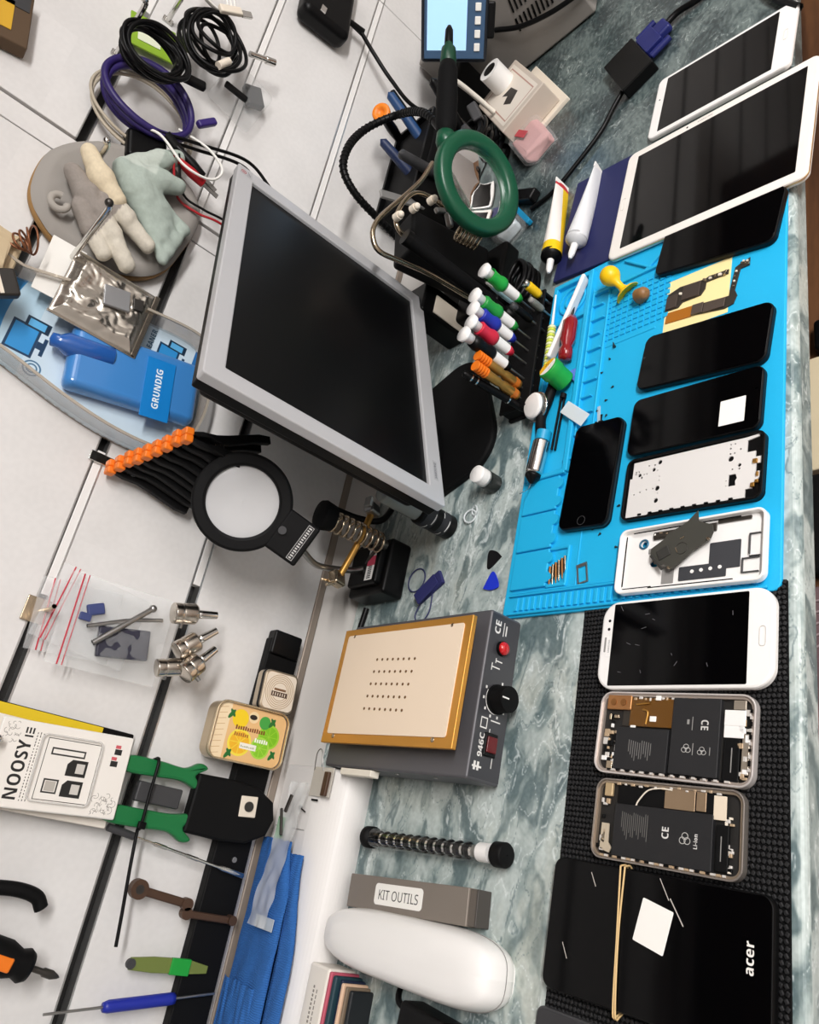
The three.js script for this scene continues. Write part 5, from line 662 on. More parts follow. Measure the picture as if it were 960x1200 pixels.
  const rb = thing('paper_bag', 'crumpled beige paper bag with copper wire curls', 'bag', [0.238, 0.563, W]); { const g = rbox(0.06, 0.05, 0.04, 0.014, 0, 0, 0, 0, 0, 0, 5), q = g.attributes.position; for (let i = 0; i < q.count; i++) { const k = n3(q.getX(i) * 60, q.getY(i) * 60, q.getZ(i) * 60) * 0.005; q.setXYZ(i, q.getX(i) + k, q.getY(i) - k, q.getZ(i) + k); } g.computeVertexNormals(); mk('bag', tf(g, 0, 0.004, 0.026), M(0xc8b493, 0.85), rb); }
  for (let k = 0; k < 5; k++) mk('wire_curl', tf(new THREE.TorusGeometry(0.009 + k * 0.0014, 0.0012, 6, 24), 0.022 + k * 0.002, -0.014 - k * 0.003, 0.042 + k * 0.002, 0.4 * k, 0.5, 0), M(0x8d5a3c, 0.4, 0.5), rb);
  const dk = thing('dark_packet', 'small dark packet beside the crumpled paper bag', 'packet', [0.205, 0.545, W]); mk('packet', rbox(0.03, 0.03, 0.012, 0.003, 0, 0, 0.048, 0, 0, 0.6), M(0x2b2723, 0.5), dk); mk('stripe', box(0.03, 0.004, 0.0006, 0, 0.004, 0.0542, 0, 0, 0.6), m.cream, dk);
}
// ---------------------------------------------------------------- spring clamps hanging along a prong
{ const t = thing('display_hook', 'chrome hook prong carrying the row of spring clamps', 'hook', [0.094, 0.3835, W]); mk('plate', rbox(0.012, 0.05, 0.003, 0.001, 0, -0.014, 0.002), m.chrome, t); mk('prong', tube([[0, -0.034, 0.003], [0.006, -0.041, 0.04], [0.018, -0.056, 0.11], [0.019, -0.056, 0.128]], 0.0026, false, 20), m.chrome, t); }
{
  const jaw = poly([[0.0005, 0.018], [0.004, 0.018], [0.0075, 0.006], [0.0085, -0.008], [0.012, -0.02], [0.0235, -0.052], [0.025, -0.064], [0.0175, -0.066], [0.013, -0.048], [0.003, -0.024], [0.0008, -0.012], [0.0035, -0.002], [0.002, 0.008]]);
  const mir = (g) => { const q = clean(g.clone()); q.scale(-1, 1, 1); const p = q.attributes.position, nn = q.attributes.normal; for (let i = 0; i < p.count; i += 3) for (const at of [p, nn]) { const a = [at.getX(i), at.getY(i), at.getZ(i)], b = [at.getX(i + 1), at.getY(i + 1), at.getZ(i + 1)]; at.setXYZ(i, ...b); at.setXYZ(i + 1, ...a); } return q; };
  const jg = ext(jaw, 0.0085, 0.0012), jl = mir(jg), pad = rbox(0.0074, 0.009, 0.0122, 0.0018, 0.0036, 0.0195, 0.00425, 0, 0, 0, 2), padl = mir(pad), sp = tor(0.0042, 0.0009, 0, -0.014, 0.0042, 0, 0, 0, 20);
  const proto = new THREE.Group(); mk('jaw', jg, m.blackSoft, proto); mk('jaw', jl, m.blackSoft, proto); mk('orange_pad', pad, m.orange, proto); mk('orange_pad', padl, m.orange, proto); mk('spring', sp, m.chrome, proto); mk('pivot', cyl(0.0016, 0.0016, 0.0105, 0, -0.014, 0.00425, Math.PI / 2, 0, 0, 10), m.chrome, proto);
  for (let k = 0; k < 9; k++) { const f = k / 8, c = proto.clone(); c.name = numbered('spring_clamp'); scene.add(c); c.position.set(0.087 + 0.026 * f + rr(-0.001, 0.001), 0.350 - 0.034 * f, W + 0.012 + 0.0132 * k); c.rotation.z = 0.15 + rr(-0.06, 0.06); c.scale.setScalar(1.12); tag(c, 'black spring clamp with orange pads hanging in the row', 'clamp', 'spring clamps hanging in a row'); }
}
// ---------------------------------------------------------------- zip bags with soldering parts and hot-air nozzles
{
  const br = thing('display_hook', 'flat brass-coloured bracket clipped into the groove above the zip bags', 'hook', [-0.086, 0.386, W]); mk('plate', rbox(0.026, 0.024, 0.003, 0.0008, 0, 0, 0.002), m.nickel, br); mk('prong', tube([[0, -0.004, 0.003], [0, -0.006, 0.03], [0, -0.004, 0.05]], 0.0024), m.nickel, br);
  const zip = (cx, cy, w, h, z, rot, label) => {
    const t = thing('zip_bag', label, 'bag', [cx, cy, W + z]); t.rotation.z = rot;
    const g = new THREE.PlaneGeometry(w, h, 24, 24), p = g.attributes.position; for (let i = 0; i < p.count; i++) { const x = p.getX(i), y = p.getY(i), e = ss(0, 0.012, Math.min(w / 2 - Math.abs(x), h / 2 - Math.abs(y))); p.setZ(i, e * (0.008 + 0.003 * n2(x * 50 + cx * 99, y * 50)) * ss(0.5, -0.1, y / h)); } g.computeVertexNormals();
    mk('front_film', g, m.film, t); mk('back_film', box(w, h, 0.0006, 0, 0, -0.001), m.film, t); mk('red_zip', [rbox(w, 0.0014, 0.0016, 0.0005, 0, h / 2 - 0.012, 0.0005), rbox(w, 0.0009, 0.0014, 0.0004, 0, h / 2 - 0.017, 0.0005)], M(0xc8203a, 0.4), t); return t;
  };
  zip(-0.085, 0.348, 0.075, 0.085, 0.012, 0.1, 'clear zip bag with red seal hanging behind the filled zip bag'); zip(-0.078, 0.335, 0.08, 0.1, 0.02, -0.1, 'middle clear zip bag with red seal and blue parts');
  const f = zip(-0.085, 0.312, 0.095, 0.115, 0.028, 0.05, 'filled clear zip bag with metal tips and a red seal');
  mk('dark_part', [rbox(0.032, 0.055, 0.006, 0.002, -0.012, -0.012, 0.004, 0, 0, 0.15)], M(0x2c2c3c, 0.5), f); mk('metal_tip', [tube([[-0.02, 0.02, 0.009], [0.005, -0.005, 0.01], [0.03, -0.03, 0.009]], 0.003, false, 16), sph(0.0042, 0.031, -0.031, 0.009)], m.steel, f); mk('metal_tip', tube([[-0.005, 0.03, 0.008], [0.012, -0.01, 0.009], [0.022, -0.045, 0.008]], 0.0022, false, 16), m.steel, f);
  mk('blue_part', [rbox(0.012, 0.018, 0.005, 0.002, 0.014, 0.026, 0.006, 0, 0, 0.4), rbox(0.008, 0.012, 0.004, 0.001, 0.004, 0.034, 0.006)], M(0x3a4578, 0.5), f);
  const noz = (a, b, R, L2, lab) => { const t = thing('air_nozzle', lab, 'nozzle', [0, 0, 0], 0, 'hot-air nozzles below the zip bag'); aim(t, a, b); mk('body', lathe([[0.0004, 0], [R * 0.96, 0], [R, 0.0015], [R, 0.008], [R * 0.93, 0.0085], [R * 0.93, 0.0105], [R, 0.011], [R, L2 - 0.002], [R * 0.9, L2], [0.0004, L2]], 28), M(0xcfc6ba, 0.22, 1), t); mk('spout', lathe([[0.0004, L2], [R * 0.45, L2], [R * 0.42, L2 + 0.006], [R * 0.36, L2 + 0.024], [R * 0.28, L2 + 0.024], [R * 0.28, L2 + 0.01]], 20), m.chrome, t); mk('clamp_screw', cyl(0.0022, 0.0022, 0.008, R, L2 * 0.4, 0.002, 0, 0, Math.PI / 2, 10), m.steel, t); };
  noz([-0.052, 0.264, W + 0.048], [-0.042, 0.228, W + 0.05], 0.0115, 0.026, 'chrome air nozzle with straight spout above the other nozzles'); noz([-0.090, 0.246, W + 0.046], [-0.060, 0.216, W + 0.05], 0.0115, 0.026, 'chrome air nozzle lying at a slant between two others'); noz([-0.112, 0.236, W + 0.058], [-0.086, 0.216, W + 0.056], 0.0118, 0.022, 'chrome air nozzle with dark open mouth at the bottom of the bag'); noz([-0.112, 0.262, W + 0.045], [-0.104, 0.238, W + 0.048], 0.0095, 0.026, 'slim brass-tinted air nozzle tube against the zip bag');
}
// ---------------------------------------------------------------- blister packs
{
  const by = thing('blister_pack', 'yellow and black packet behind the white sim adapter pack', 'packet', [-0.224, 0.318, W]); mk('card', rbox(0.09, 0.15, 0.004, 0.006, 0, 0.005, 0.008), m.black, by); mk('yellow_band', box(0.012, 0.115, 0.0006, 0.038, 0.022, 0.0104), M(0xe3c417, 0.5), by); mk('yellow_band', box(0.012, 0.07, 0.0006, -0.039, 0.03, 0.0104), M(0xe3c417, 0.5), by);
  const b2 = thing('blister_pack', 'second white card pack directly behind the sim adapter pack', 'packet', [-0.232, 0.320, W + 0.022]); mk('card', rbox(0.082, 0.135, 0.003, 0.003, 0, 0, 0), M(0xe9e1d6, 0.6), b2);
  const t = thing('sim_adapter_pack', 'white NOOSY sim adapter pack with printed card shapes', 'packet', [-0.2285, 0.318, W + 0.034]); t.rotation.z = rad(4);
  const p = paint(480, 800, (c, w, h) => {
    c.fillStyle = '#f0ebe4'; c.fillRect(0, 0, w, h); c.save(); c.translate(64, 96); c.fillStyle = '#1a1917'; c.font = 'bold 104px sans-serif'; c.fillText('NOOSY', -30, 90, 340); c.font = 'bold 34px sans-serif'; c.fillRect(330, 40, 10, 50); c.fillRect(350, 40, 34, 10); c.fillRect(350, 60, 34, 10); c.fillRect(350, 80, 34, 10); c.restore();
    c.fillStyle = '#4a4742'; for (let r = 0; r < 3; r++) for (let i = 0; i < 22; i++) c.fillRect(40 + i * 18, 206 + r * 18, 7 + (i * 7 + r * 3) % 8, 5);
    c.strokeStyle = '#2b2926'; c.lineWidth = 4; c.strokeRect(60, 280, 350, 330); const sim = (x, y, s, lw) => { c.save(); c.translate(x, y); c.scale(s, s); c.beginPath(); c.moveTo(0, 0); c.lineTo(70, 0); c.lineTo(100, 28); c.lineTo(100, 130); c.lineTo(0, 130); c.closePath(); c.fillStyle = '#1c1b19'; c.fill(); c.fillStyle = '#cfcac3'; c.fillRect(20, 60, 60, 55); c.restore(); };
    sim(90, 430, 0.95); sim(210, 430, 0.95); c.lineWidth = 9; c.strokeRect(104, 320, 72, 82); c.strokeRect(322, 320, 34, 200); c.fillStyle = '#b9b3aa'; c.fillRect(112, 330, 56, 62);
    c.strokeStyle = '#6d675f'; c.lineWidth = 2; for (let i = 0; i < 26; i++) { const x = 20 + (i * 67) % 110, y = 640 + (i * 41) % 130; c.beginPath(); c.arc(x, y, 8 + (i * 5) % 14, i, i + 3.4); c.stroke(); } for (let i = 0; i < 16; i++) { const x = 350 + (i * 47) % 120, y = 20 + (i * 31) % 90; c.beginPath(); c.arc(x, y, 6 + (i * 5) % 12, i, i + 3.2); c.stroke(); }
    c.fillStyle = '#1c1b19'; c.fillRect(300, 690, 34, 46); c.fillRect(372, 700, 34, 46); c.fillStyle = '#d05a62'; c.fillRect(338, 690, 20, 34); c.fillRect(410, 700, 20, 34);
  });
  mk('card', rbox(0.079, 0.128, 0.005, 0.002, 0, 0, 0), m.paper, t); mk('print', face(0.0765, 0.1255, 0, 0, 0.0027), print(p, 0.5), t); mk('window', frame(0.062, 0.06, 0.003, 0.006, 0.0015, 0.0003).rotateX(Math.PI / 2).translate(0.0, -0.004, 0.0035), MP(0xe8e6e2, 0.1, 0, { transparent: true, opacity: 0.5 }), t);
  hook(-0.215, 0.3835, 0.05, 'chrome hook prong holding the sim adapter pack');
}
// ---------------------------------------------------------------- magnetic strip with its tools
{
  const s = thing('magnetic_strip', 'black magnetic tool strip screwed along the foot of the slat wall', 'tool strip', [-0.44, 0.1, W]); mk('bar', rbox(0.82, 0.044, 0.014, 0.002, 0, 0, 0.0075), m.blackSoft, s); mk('end_block', rbox(0.03, 0.04, 0.018, 0.003, 0.405, 0.001, 0.0105), m.black, s); for (const x of [0.16, 0.2, 0.36]) mk('screw', cyl(0.003, 0.003, 0.002, x, -0.004, 0.0152, Math.PI / 2, 0, 0, 12), m.steel, s);
  const t = thing('pliers', 'cutting pliers with green handles and black jaws bound by a cable tie', 'pliers', [-0.232, 0.16, W + 0.02]);
  mk('handle', ext(spl([[0.010, 0.005], [0.018, 0.03], [0.0165, 0.06], [0.016, 0.095], [0.031, 0.095], [0.033, 0.06], [0.032, 0.03], [0.040, 0.014], [0.036, 0.004], [0.026, 0.016], [0.016, 0.002]]), 0.012, 0.003), m.green, t);
  mk('handle', ext(spl([[-0.010, 0.005], [-0.015, 0.03], [-0.016, 0.06], [-0.018, 0.098], [-0.033, 0.098], [-0.034, 0.06], [-0.033, 0.03], [-0.040, 0.012], [-0.036, 0.002], [-0.026, 0.014], [-0.016, 0.002]]), 0.012, 0.003), m.green, t);
  mk('jaws', ext(poly([[-0.030, 0.014], [0.030, 0.014], [0.032, -0.03], [0.030, -0.062], [0.018, -0.086], [0, -0.092], [-0.018, -0.086], [-0.030, -0.062], [-0.032, -0.03]]), 0.014, 0.003).translate(0, 0, -0.001), m.blackSoft, t); mk('spring', rbox(0.02, 0.05, 0.008, 0.002, 0, 0.05, 0.006), m.darkGrey, t);
  mk('pivot_plate', rbox(0.022, 0.021, 0.002, 0.001, 0.008, -0.054, 0.0138, 0, 0, 0.1), m.cream, t); mk('pivot', cyl(0.0055, 0.0055, 0.003, 0.008, -0.054, 0.0148, Math.PI / 2, 0, 0, 18), m.darkSteel, t);
  const z = thing('cable_tie', 'long black cable tie wrapped round the green plier handles', 'cable tie'); mk('strap', tube([[-0.199, 0.224, W + 0.022], [-0.2, 0.2245, W + 0.0365], [-0.232, 0.224, W + 0.0375], [-0.266, 0.2225, W + 0.0365], [-0.267, 0.222, W + 0.03], [-0.30, 0.219, W + 0.032], [-0.34, 0.214, W + 0.034], [-0.372, 0.2105, W + 0.036]], 0.0018, false, 60, 6), m.black, z); mk('head', rbox(0.007, 0.008, 0.005, 0.001, -0.263, 0.2225, W + 0.0375), m.black, z);
  const pk = thing('scriber', 'thin metal scriber with dark grip held by the magnetic strip', 'scriber'); aim(pk, [-0.2945, 0.081, W + 0.019], [-0.2705, 0.25, W + 0.021]); mk('shaft', lathe([[0.0004, 0], [0.0032, 0.002], [0.0032, 0.03], [0.0016, 0.036], [0.0016, 0.06], [0.0022, 0.062], [0.0022, 0.075], [0.0016, 0.077], [0.0016, 0.10], [0.0022, 0.102], [0.0022, 0.115], [0.0012, 0.118], [0.0012, 0.14]], 12), m.chrome, pk); mk('grip', cyl(0.0038, 0.0038, 0.03, 0, 0.155, 0), m.darkGrey, pk);
  const sp = thing('small_wrench', 'rusty brown offset wrench held by the magnetic strip', 'wrench', [-0.33, 0.14, W + 0.0155]); mk('arm', [rbox(0.0085, 0.058, 0.006, 0.002, 0.0045, 0.028, 0.004, 0, 0, -0.12), cyl(0.0095, 0.0095, 0.009, 0.0085, 0.058, 0.0045, Math.PI / 2), cyl(0.0062, 0.0062, 0.008, 0.001, 0.001, 0.0045, Math.PI / 2)], M(0x5d4638, 0.5, 0.6), sp); mk('arm', [rbox(0.0075, 0.055, 0.006, 0.002, -0.0085, -0.028, 0.004, 0, 0, -0.02), cyl(0.006, 0.006, 0.008, -0.0075, -0.001, 0.0045, Math.PI / 2), cyl(0.005, 0.005, 0.010, -0.0085, -0.056, 0.0045, Math.PI / 2)], M(0x5d4638, 0.5, 0.6), sp); mk('eye', cyl(0.0045, 0.0045, 0.0096, 0.0085, 0.058, 0.0045, Math.PI / 2, 0, 0, 16), m.darkSteel, sp);
  const tw = thing('tweezers', 'green bladed tweezers held by the magnetic strip', 'tweezers', [-0.387, 0.138, W + 0.0155]); mk('blade', ext(poly([[-0.0065, 0.045], [0.0045, 0.045], [0.007, 0.02], [0.0075, -0.006], [0.007, -0.02], [0.003, -0.042], [-0.004, -0.042], [-0.006, -0.02], [-0.0075, 0.02]]), 0.003, 0.0006), M(0x6f7c3c, 0.45), tw); mk('green_grip', rbox(0.0155, 0.022, 0.005, 0.001, 0, -0.010, 0.002), m.greenBright, tw); mk('end', cyl(0.0048, 0.0048, 0.004, -0.001, 0.044, 0.002, Math.PI / 2), m.darkGrey, tw);
  const bd = thing('screwdriver', 'slim screwdriver with royal blue handle held by the magnetic strip', 'screwdriver'); aim(bd, [-0.409, 0.09, W + 0.0205], [-0.433, 0.246, W + 0.0205]); mk('handle', lathe([[0.0004, 0.036], [0.0055, 0.037], [0.006, 0.042], [0.006, 0.105], [0.0045, 0.11], [0.0004, 0.11]], 8), m.blue, bd); mk('blade', cyl(0.0014, 0.0014, 0.05, 0, 0.017, 0, 0, 0, 0, 10), m.steel, bd); mk('tail', cyl(0.0012, 0.0014, 0.06, 0, 0.135, 0, 0, 0, 0, 10), m.steel, bd);
  const bh = thing('pliers', 'black curved plier handle hanging on the upper slat', 'pliers'); mk('handle', tube([[-0.338, 0.39, W + 0.02], [-0.337, 0.345, W + 0.022], [-0.336, 0.315, W + 0.022], [-0.340, 0.295, W + 0.021], [-0.349, 0.287, W + 0.021]], 0.0065, false, 40, 12), m.blackSoft, bh);
  const od = thing('screwdriver', 'black and orange stubby screwdriver hanging on the upper slat', 'screwdriver'); aim(od, [-0.402, 0.253, W + 0.03], [-0.385, 0.335, W + 0.03]); mk('blade', lathe([[0.0004, 0], [0.0018, 0.002], [0.004, 0.008], [0.004, 0.016], [0.0028, 0.018], [0.0028, 0.034], [0.0004, 0.034]], 14), m.darkSteel, od); mk('handle', lathe([[0.0004, 0.03], [0.012, 0.031], [0.0145, 0.036], [0.012, 0.043], [0.016, 0.055], [0.016, 0.085], [0.012, 0.098], [0.0004, 0.1]], 24), m.blackSoft, od); mk('orange_band', rbox(0.012, 0.03, 0.006, 0.002, -0.002, 0.066, 0.0135), m.orange, od);
}
{ // two tins resting against the strip
  const t = thing('candy_tin', 'flat sweets tin with lemon and lime picture', 'tin', [-0.151, 0.131, W + 0.0165]); t.rotation.z = rad(2); t.rotation.x = 0;
  const body = ext(rrect(0.062, 0.094, 0.012), 0.022, 0.003), lidp = paint(420, 640, (c, w, h) => {
    c.fillStyle = '#e6bb82'; c.fillRect(0, 0, w, h); c.fillStyle = '#efd9b5'; c.fillRect(0, 0, w, 120); c.strokeStyle = '#b98a4a'; c.lineWidth = 3; for (let i = 0; i < 9; i++) { c.beginPath(); c.moveTo(20 + i * 44, 20); c.lineTo(36 + i * 44, 90); c.stroke(); }
    const slice = (x, y, r, o, f) => { c.fillStyle = o; c.beginPath(); c.arc(x, y, r, 0, 7); c.fill(); c.fillStyle = f; c.beginPath(); c.arc(x, y, r * 0.82, 0, 7); c.fill(); c.strokeStyle = o; c.lineWidth = 5; for (let i = 0; i < 8; i++) { c.beginPath(); c.moveTo(x, y); c.lineTo(x + Math.cos(i * 0.785) * r * 0.8, y + Math.sin(i * 0.785) * r * 0.8); c.stroke(); } };
    c.fillStyle = '#f3cf1f'; c.beginPath(); c.arc(320, 215, 72, 0, 7); c.fill(); slice(140, 250, 105, '#f2dc4a', '#eeb52a'); slice(230, 500, 98, '#9bd13a', '#7cc022'); slice(130, 440, 86, '#a7d84a', '#86c82a'); c.fillStyle = '#3fa043'; c.beginPath(); c.arc(330, 440, 52, 0, 7); c.fill(); c.fillStyle = '#1d6b2b'; for (const [x, y] of [[340, 130], [40, 170], [340, 505], [90, 560]]) { c.beginPath(); c.ellipse(x, y, 44, 16, 0.6, 0, 7); c.fill(); c.beginPath(); c.ellipse(x + 10, y + 8, 36, 13, -0.7, 0, 7); c.fill(); }
    c.fillStyle = '#ecd4a8'; c.beginPath(); c.arc(352, 330, 46, 0, 7); c.fill(); c.fillStyle = '#1f1712'; c.beginPath(); c.ellipse(352, 326, 20, 34, 0, 0, 7); c.fill();
    const bars = (x, y, n, bw, bh, col) => { c.fillStyle = col; for (let i = 0; i < n; i++) c.fillRect(x, y + i * (bh + 7), bw - (i * 7) % 9, bh); };
    bars(236, 190, 13, 34, 14, '#7a3f1d'); bars(186, 190, 7, 30, 12, '#a5672b'); bars(166, 380, 6, 34, 14, '#f4f7ea'); c.fillStyle = '#f1eee4'; c.fillRect(98, 258, 46, 150); bars(110, 270, 9, 16, 7, '#8d976a');
  });
  mk('tin', body, M(0xb9a78c, 0.3, 0.8), t); mk('lid_rim', frame(0.064, 0.096, 0.004, 0.013, 0.002, 0.0008).rotateX(Math.PI / 2).translate(0, 0, 0.023), M(0xcdbb9d, 0.25, 0.85), t);
  const pg = tf(new THREE.ShapeGeometry(rrect(0.059, 0.091, 0.011), 8), 0, 0, 0.0222); { const p = pg.attributes.position, uv = pg.attributes.uv; for (let i = 0; i < p.count; i++) uv.setXY(i, 0.5 + p.getX(i) / 0.059, 0.5 + p.getY(i) / 0.091); } mk('lid_picture', pg, print(lidp, 0.4), t);
  const u = thing('small_tin', 'small cream tin with embossed lid above the sweets tin', 'tin', [-0.094, 0.104, W + 0.0155]); u.rotation.z = rad(3);
  mk('tin', ext(rrect(0.047, 0.046, 0.007), 0.019, 0.002), M(0xb7a893, 0.3, 0.7), u); const eg = tf(new THREE.ShapeGeometry(rrect(0.042, 0.041, 0.006), 8), 0, 0, 0.0193); { const p = eg.attributes.position, uv = eg.attributes.uv; for (let i = 0; i < p.count; i++) uv.setXY(i, 0.5 + p.getX(i) / 0.042, 0.5 + p.getY(i) / 0.041); }
  mk('lid_print', eg, print(paint(256, 256, (c, w, h) => { c.fillStyle = '#e7dac8'; c.fillRect(0, 0, w, h); c.strokeStyle = '#b59b7a'; c.lineWidth = 5; for (let i = 0; i < 5; i++) { c.beginPath(); c.arc(128, 128, 120 - i * 14, 0, 7); c.stroke(); } c.fillStyle = '#4a3325'; c.fillRect(92, 60, 34, 136); c.fillStyle = '#7a5a40'; c.fillRect(134, 78, 16, 100); c.fillStyle = '#e7dac8'; for (let i = 0; i < 6; i++) c.fillRect(98, 72 + i * 20, 22, 7); })), u);
  mk('dark_rim', frame(0.049, 0.048, 0.004, 0.008, 0.0022, 0.0006).rotateX(Math.PI / 2).translate(0, 0, 0.012), m.black, u);
}
{ // clear pouch with staples on the white box
  const t = thing('plastic_pouch', 'clear narrow pouch with small parts lying over the blue cloth', 'bag', [-0.262, 0.068, -0.522], 0); const g = new THREE.PlaneGeometry(0.15, 0.036, 40, 8), p = g.attributes.position; for (let i = 0; i < p.count; i++) p.setZ(i, 0.002 * n2(p.getX(i) * 30, p.getY(i) * 60)); g.computeVertexNormals(); mk('film', tf(g, 0, 0.002, 0, -Math.PI / 2, 0.1, 0), MP(0xf2f5f6, 0.1, 0, { transparent: true, opacity: 0.38, side: THREE.DoubleSide }), t); mk('hem', rbox(0.012, 0.001, 0.036, 0.0004, -0.07, 0.003, 0.006), MP(0xdfe8ee, 0.2, 0, { transparent: true, opacity: 0.5 }), t); mk('metal_part', [rbox(0.03, 0.003, 0.003, 0.001, 0.03, 0.004, -0.006, 0, 0.4), rbox(0.02, 0.003, 0.004, 0.001, 0.05, 0.004, 0.0, 0, -0.3)], m.darkSteel, t);
  const c = thing('tag_card', 'small clear tag with brown parts and wire hook', 'tag', [-0.183, 0.0485, -0.5]); mk('card', rbox(0.032, 0.0012, 0.04, 0.0004, 0, 0.0008, 0), MP(0xd8d2c8, 0.25, 0, { transparent: true, opacity: 0.7 }), c); mk('brown_part', rbox(0.026, 0.004, 0.009, 0.001, -0.002, 0.0034, 0.012), M(0x4b3424, 0.5), c); mk('wire', tube([[0.012, 0.002, -0.018], [0.03, 0.006, -0.014], [0.034, 0.006, -0.006], [0.012, 0.002, 0.0]], 0.0006), m.steel, c); mk('pin', [box(0.002, 0.001, 0.012, -0.02, 0.001, -0.006), cyl(0.002, 0.002, 0.003, -0.03, 0.002, -0.03, 0, 0, 0, 10), tube([[-0.03, 0.002, -0.03], [-0.034, 0.002, -0.018]], 0.0008)], m.black, c);
  const gc = tag(mk('green_card', rbox(0.034, 0.001, 0.014, 0.0004), m.greenBright), 'small green card tucked under the clear pouch', 'card'); gc.position.set(-0.243, 0.0505, -0.562);
}
// ---------------------------------------------------------------- helping hand with LED magnifier beside the monitor
{
  const t = thing('helping_hand', 'black round magnifier on a helping hand stand with solder coil holder', 'magnifier');
  const c = V(0.07, 0.256, -0.462), n = V(-0.366, 0.37, 0.854).normalize(), q = new THREE.Quaternion().setFromUnitVectors(V(0, 0, 1), n), at = (g) => clean(g).applyMatrix4(new THREE.Matrix4().compose(c, q, V(1, 1, 1)));
  const R = new THREE.Shape(); R.absarc(0, 0, 0.054, 0, Math.PI * 2); const hl = new THREE.Path(); hl.absarc(0, 0, 0.039, 0, Math.PI * 2); R.holes.push(hl);
  mk('lens_ring', at(ext(R, 0.014, 0.003, 32).translate(0, 0, -0.007)), m.blackSoft, t);
  mk('lens', at(lathe([[0.0004, 0.003], [0.02, 0.0022], [0.0392, 0.0006], [0.0392, -0.0006], [0.02, -0.0022], [0.0004, -0.003]], 40).rotateX(Math.PI / 2)), MP(0xe9e9ea, 0.3, 0, { transparent: true, opacity: 0.6 }), t);
  const dn = V(0.052, 0.19, -0.452).sub(c).applyQuaternion(q.clone().invert()); const ang = Math.atan2(dn.y, dn.x);
  const bx = mk('lamp_housing', at(rbox(0.04, 0.05, 0.016, 0.003, Math.cos(ang) * 0.066, Math.sin(ang) * 0.066, 0, 0, 0, ang)), m.blackSoft, t);
  mk('label_strip', at(tf(new THREE.PlaneGeometry(0.008, 0.044), Math.cos(ang) * 0.076, Math.sin(ang) * 0.076, 0.0083, 0, 0, ang)), print(paint(48, 256, (g, w, h) => { g.fillStyle = '#17171a'; g.fillRect(0, 0, w, h); g.strokeStyle = '#c9c7c4'; g.lineWidth = 3; g.strokeRect(4, 4, w - 8, h - 8); g.fillStyle = '#c9c7c4'; for (let i = 0; i < 14; i++) g.fillRect(14, 14 + i * 17, 22 - (i * 5) % 10, 9); })), bx);
  mk('switch', at(cyl(0.0045, 0.0045, 0.004, Math.cos(ang) * 0.052, Math.sin(ang) * 0.052, 0.009, Math.PI / 2)), m.darkGrey, bx);
  mk('base', [rbox(0.075, 0.034, 0.075, 0.005, 0.088, 0.017, -0.522), rbox(0.055, 0.012, 0.06, 0.004, 0.088, 0.038, -0.522)], m.black, t);
  mk('base_label', deck(0.042, 0.016, 0.086, 0.0445, -0.506), print(paint(192, 72, (g, w, h) => { g.fillStyle = '#e2e2e0'; g.fillRect(0, 0, w, h); g.fillStyle = '#b03a52'; g.fillRect(90, 0, 60, h); g.fillStyle = '#222'; for (let i = 0; i < 7; i++) g.fillRect(10 + i * 12, 18, 7, 34); })), t);
  mk('stem', tube([[0.05, 0.195, -0.452], [0.05, 0.165, -0.47], [0.055, 0.12, -0.505], [0.075, 0.06, -0.525], [0.085, 0.04, -0.525]], 0.004, false, 30), m.steel, t);
  mk('cross_bar', tube([[0.050, 0.088, -0.505], [0.10, 0.078, -0.495], [0.145, 0.073, -0.487]], 0.0045), m.gold, t);
  mk('clip', [rbox(0.018, 0.02, 0.014, 0.003, 0.049, 0.09, -0.505, 0.3, 0.3), rbox(0.004, 0.02, 0.004, 0.001, 0.04, 0.097, -0.502, 0.2, 0, 0.5), rbox(0.004, 0.02, 0.004, 0.001, 0.044, 0.10, -0.51, 0.2, 0, 0.2)], m.nickel, t); mk('clip', [rbox(0.016, 0.02, 0.014, 0.003, 0.147, 0.074, -0.487, 0.3, 0.3), rbox(0.014, 0.006, 0.012, 0.002, 0.153, 0.084, -0.483)], m.steel, t);
  mk('holder_cup', lathe([[0.0004, 0], [0.017, 0.001], [0.019, 0.006], [0.016, 0.02], [0.009, 0.022]], 26).applyMatrix4(new THREE.Matrix4().compose(V(0.109, 0.148, -0.487), new THREE.Quaternion().setFromUnitVectors(V(0, 1, 0), V(0.05, -0.9, 0.1).normalize()), V(1, 1, 1))), m.blackMat, t);
  const co = []; for (let i = 0; i <= 110; i++) { const a = i / 110, th = a * Math.PI * 2 * 9; co.push([0.109 + 0.0125 * Math.cos(th) + 0.002 * a, 0.128 - 0.082 * a, -0.489 + 0.0125 * Math.sin(th)]); } mk('coil', tube(co, 0.0017, false, 420, 6), m.nickel, t);
  mk('holder_arm', [tube([[0.111, 0.046, -0.489], [0.1, 0.046, -0.505], [0.09, 0.042, -0.52]], 0.0025), cyl(0.006, 0.006, 0.012, 0.111, 0.046, -0.489)], m.darkSteel, t);
  const w = thing('cable', 'thick black cable running behind the monitor to the bench', 'cable'); mk('cord', tube([[0.155, 0.10, W + 0.03], [0.15, 0.06, W + 0.05], [0.16, 0.03, W + 0.06], [0.21, 0.008, W + 0.05], [0.27, 0.006, W + 0.04]], 0.0045, false, 40), m.black, w);
  const w2 = thing('cable', 'black cable along the wall foot behind the preheating station', 'cable'); mk('cord', tube([[0.045, 0.006, -0.55], [0.01, 0.006, -0.555], [-0.02, 0.006, -0.55], [-0.06, 0.006, -0.555]], 0.004, false, 30), m.black, w2);
}
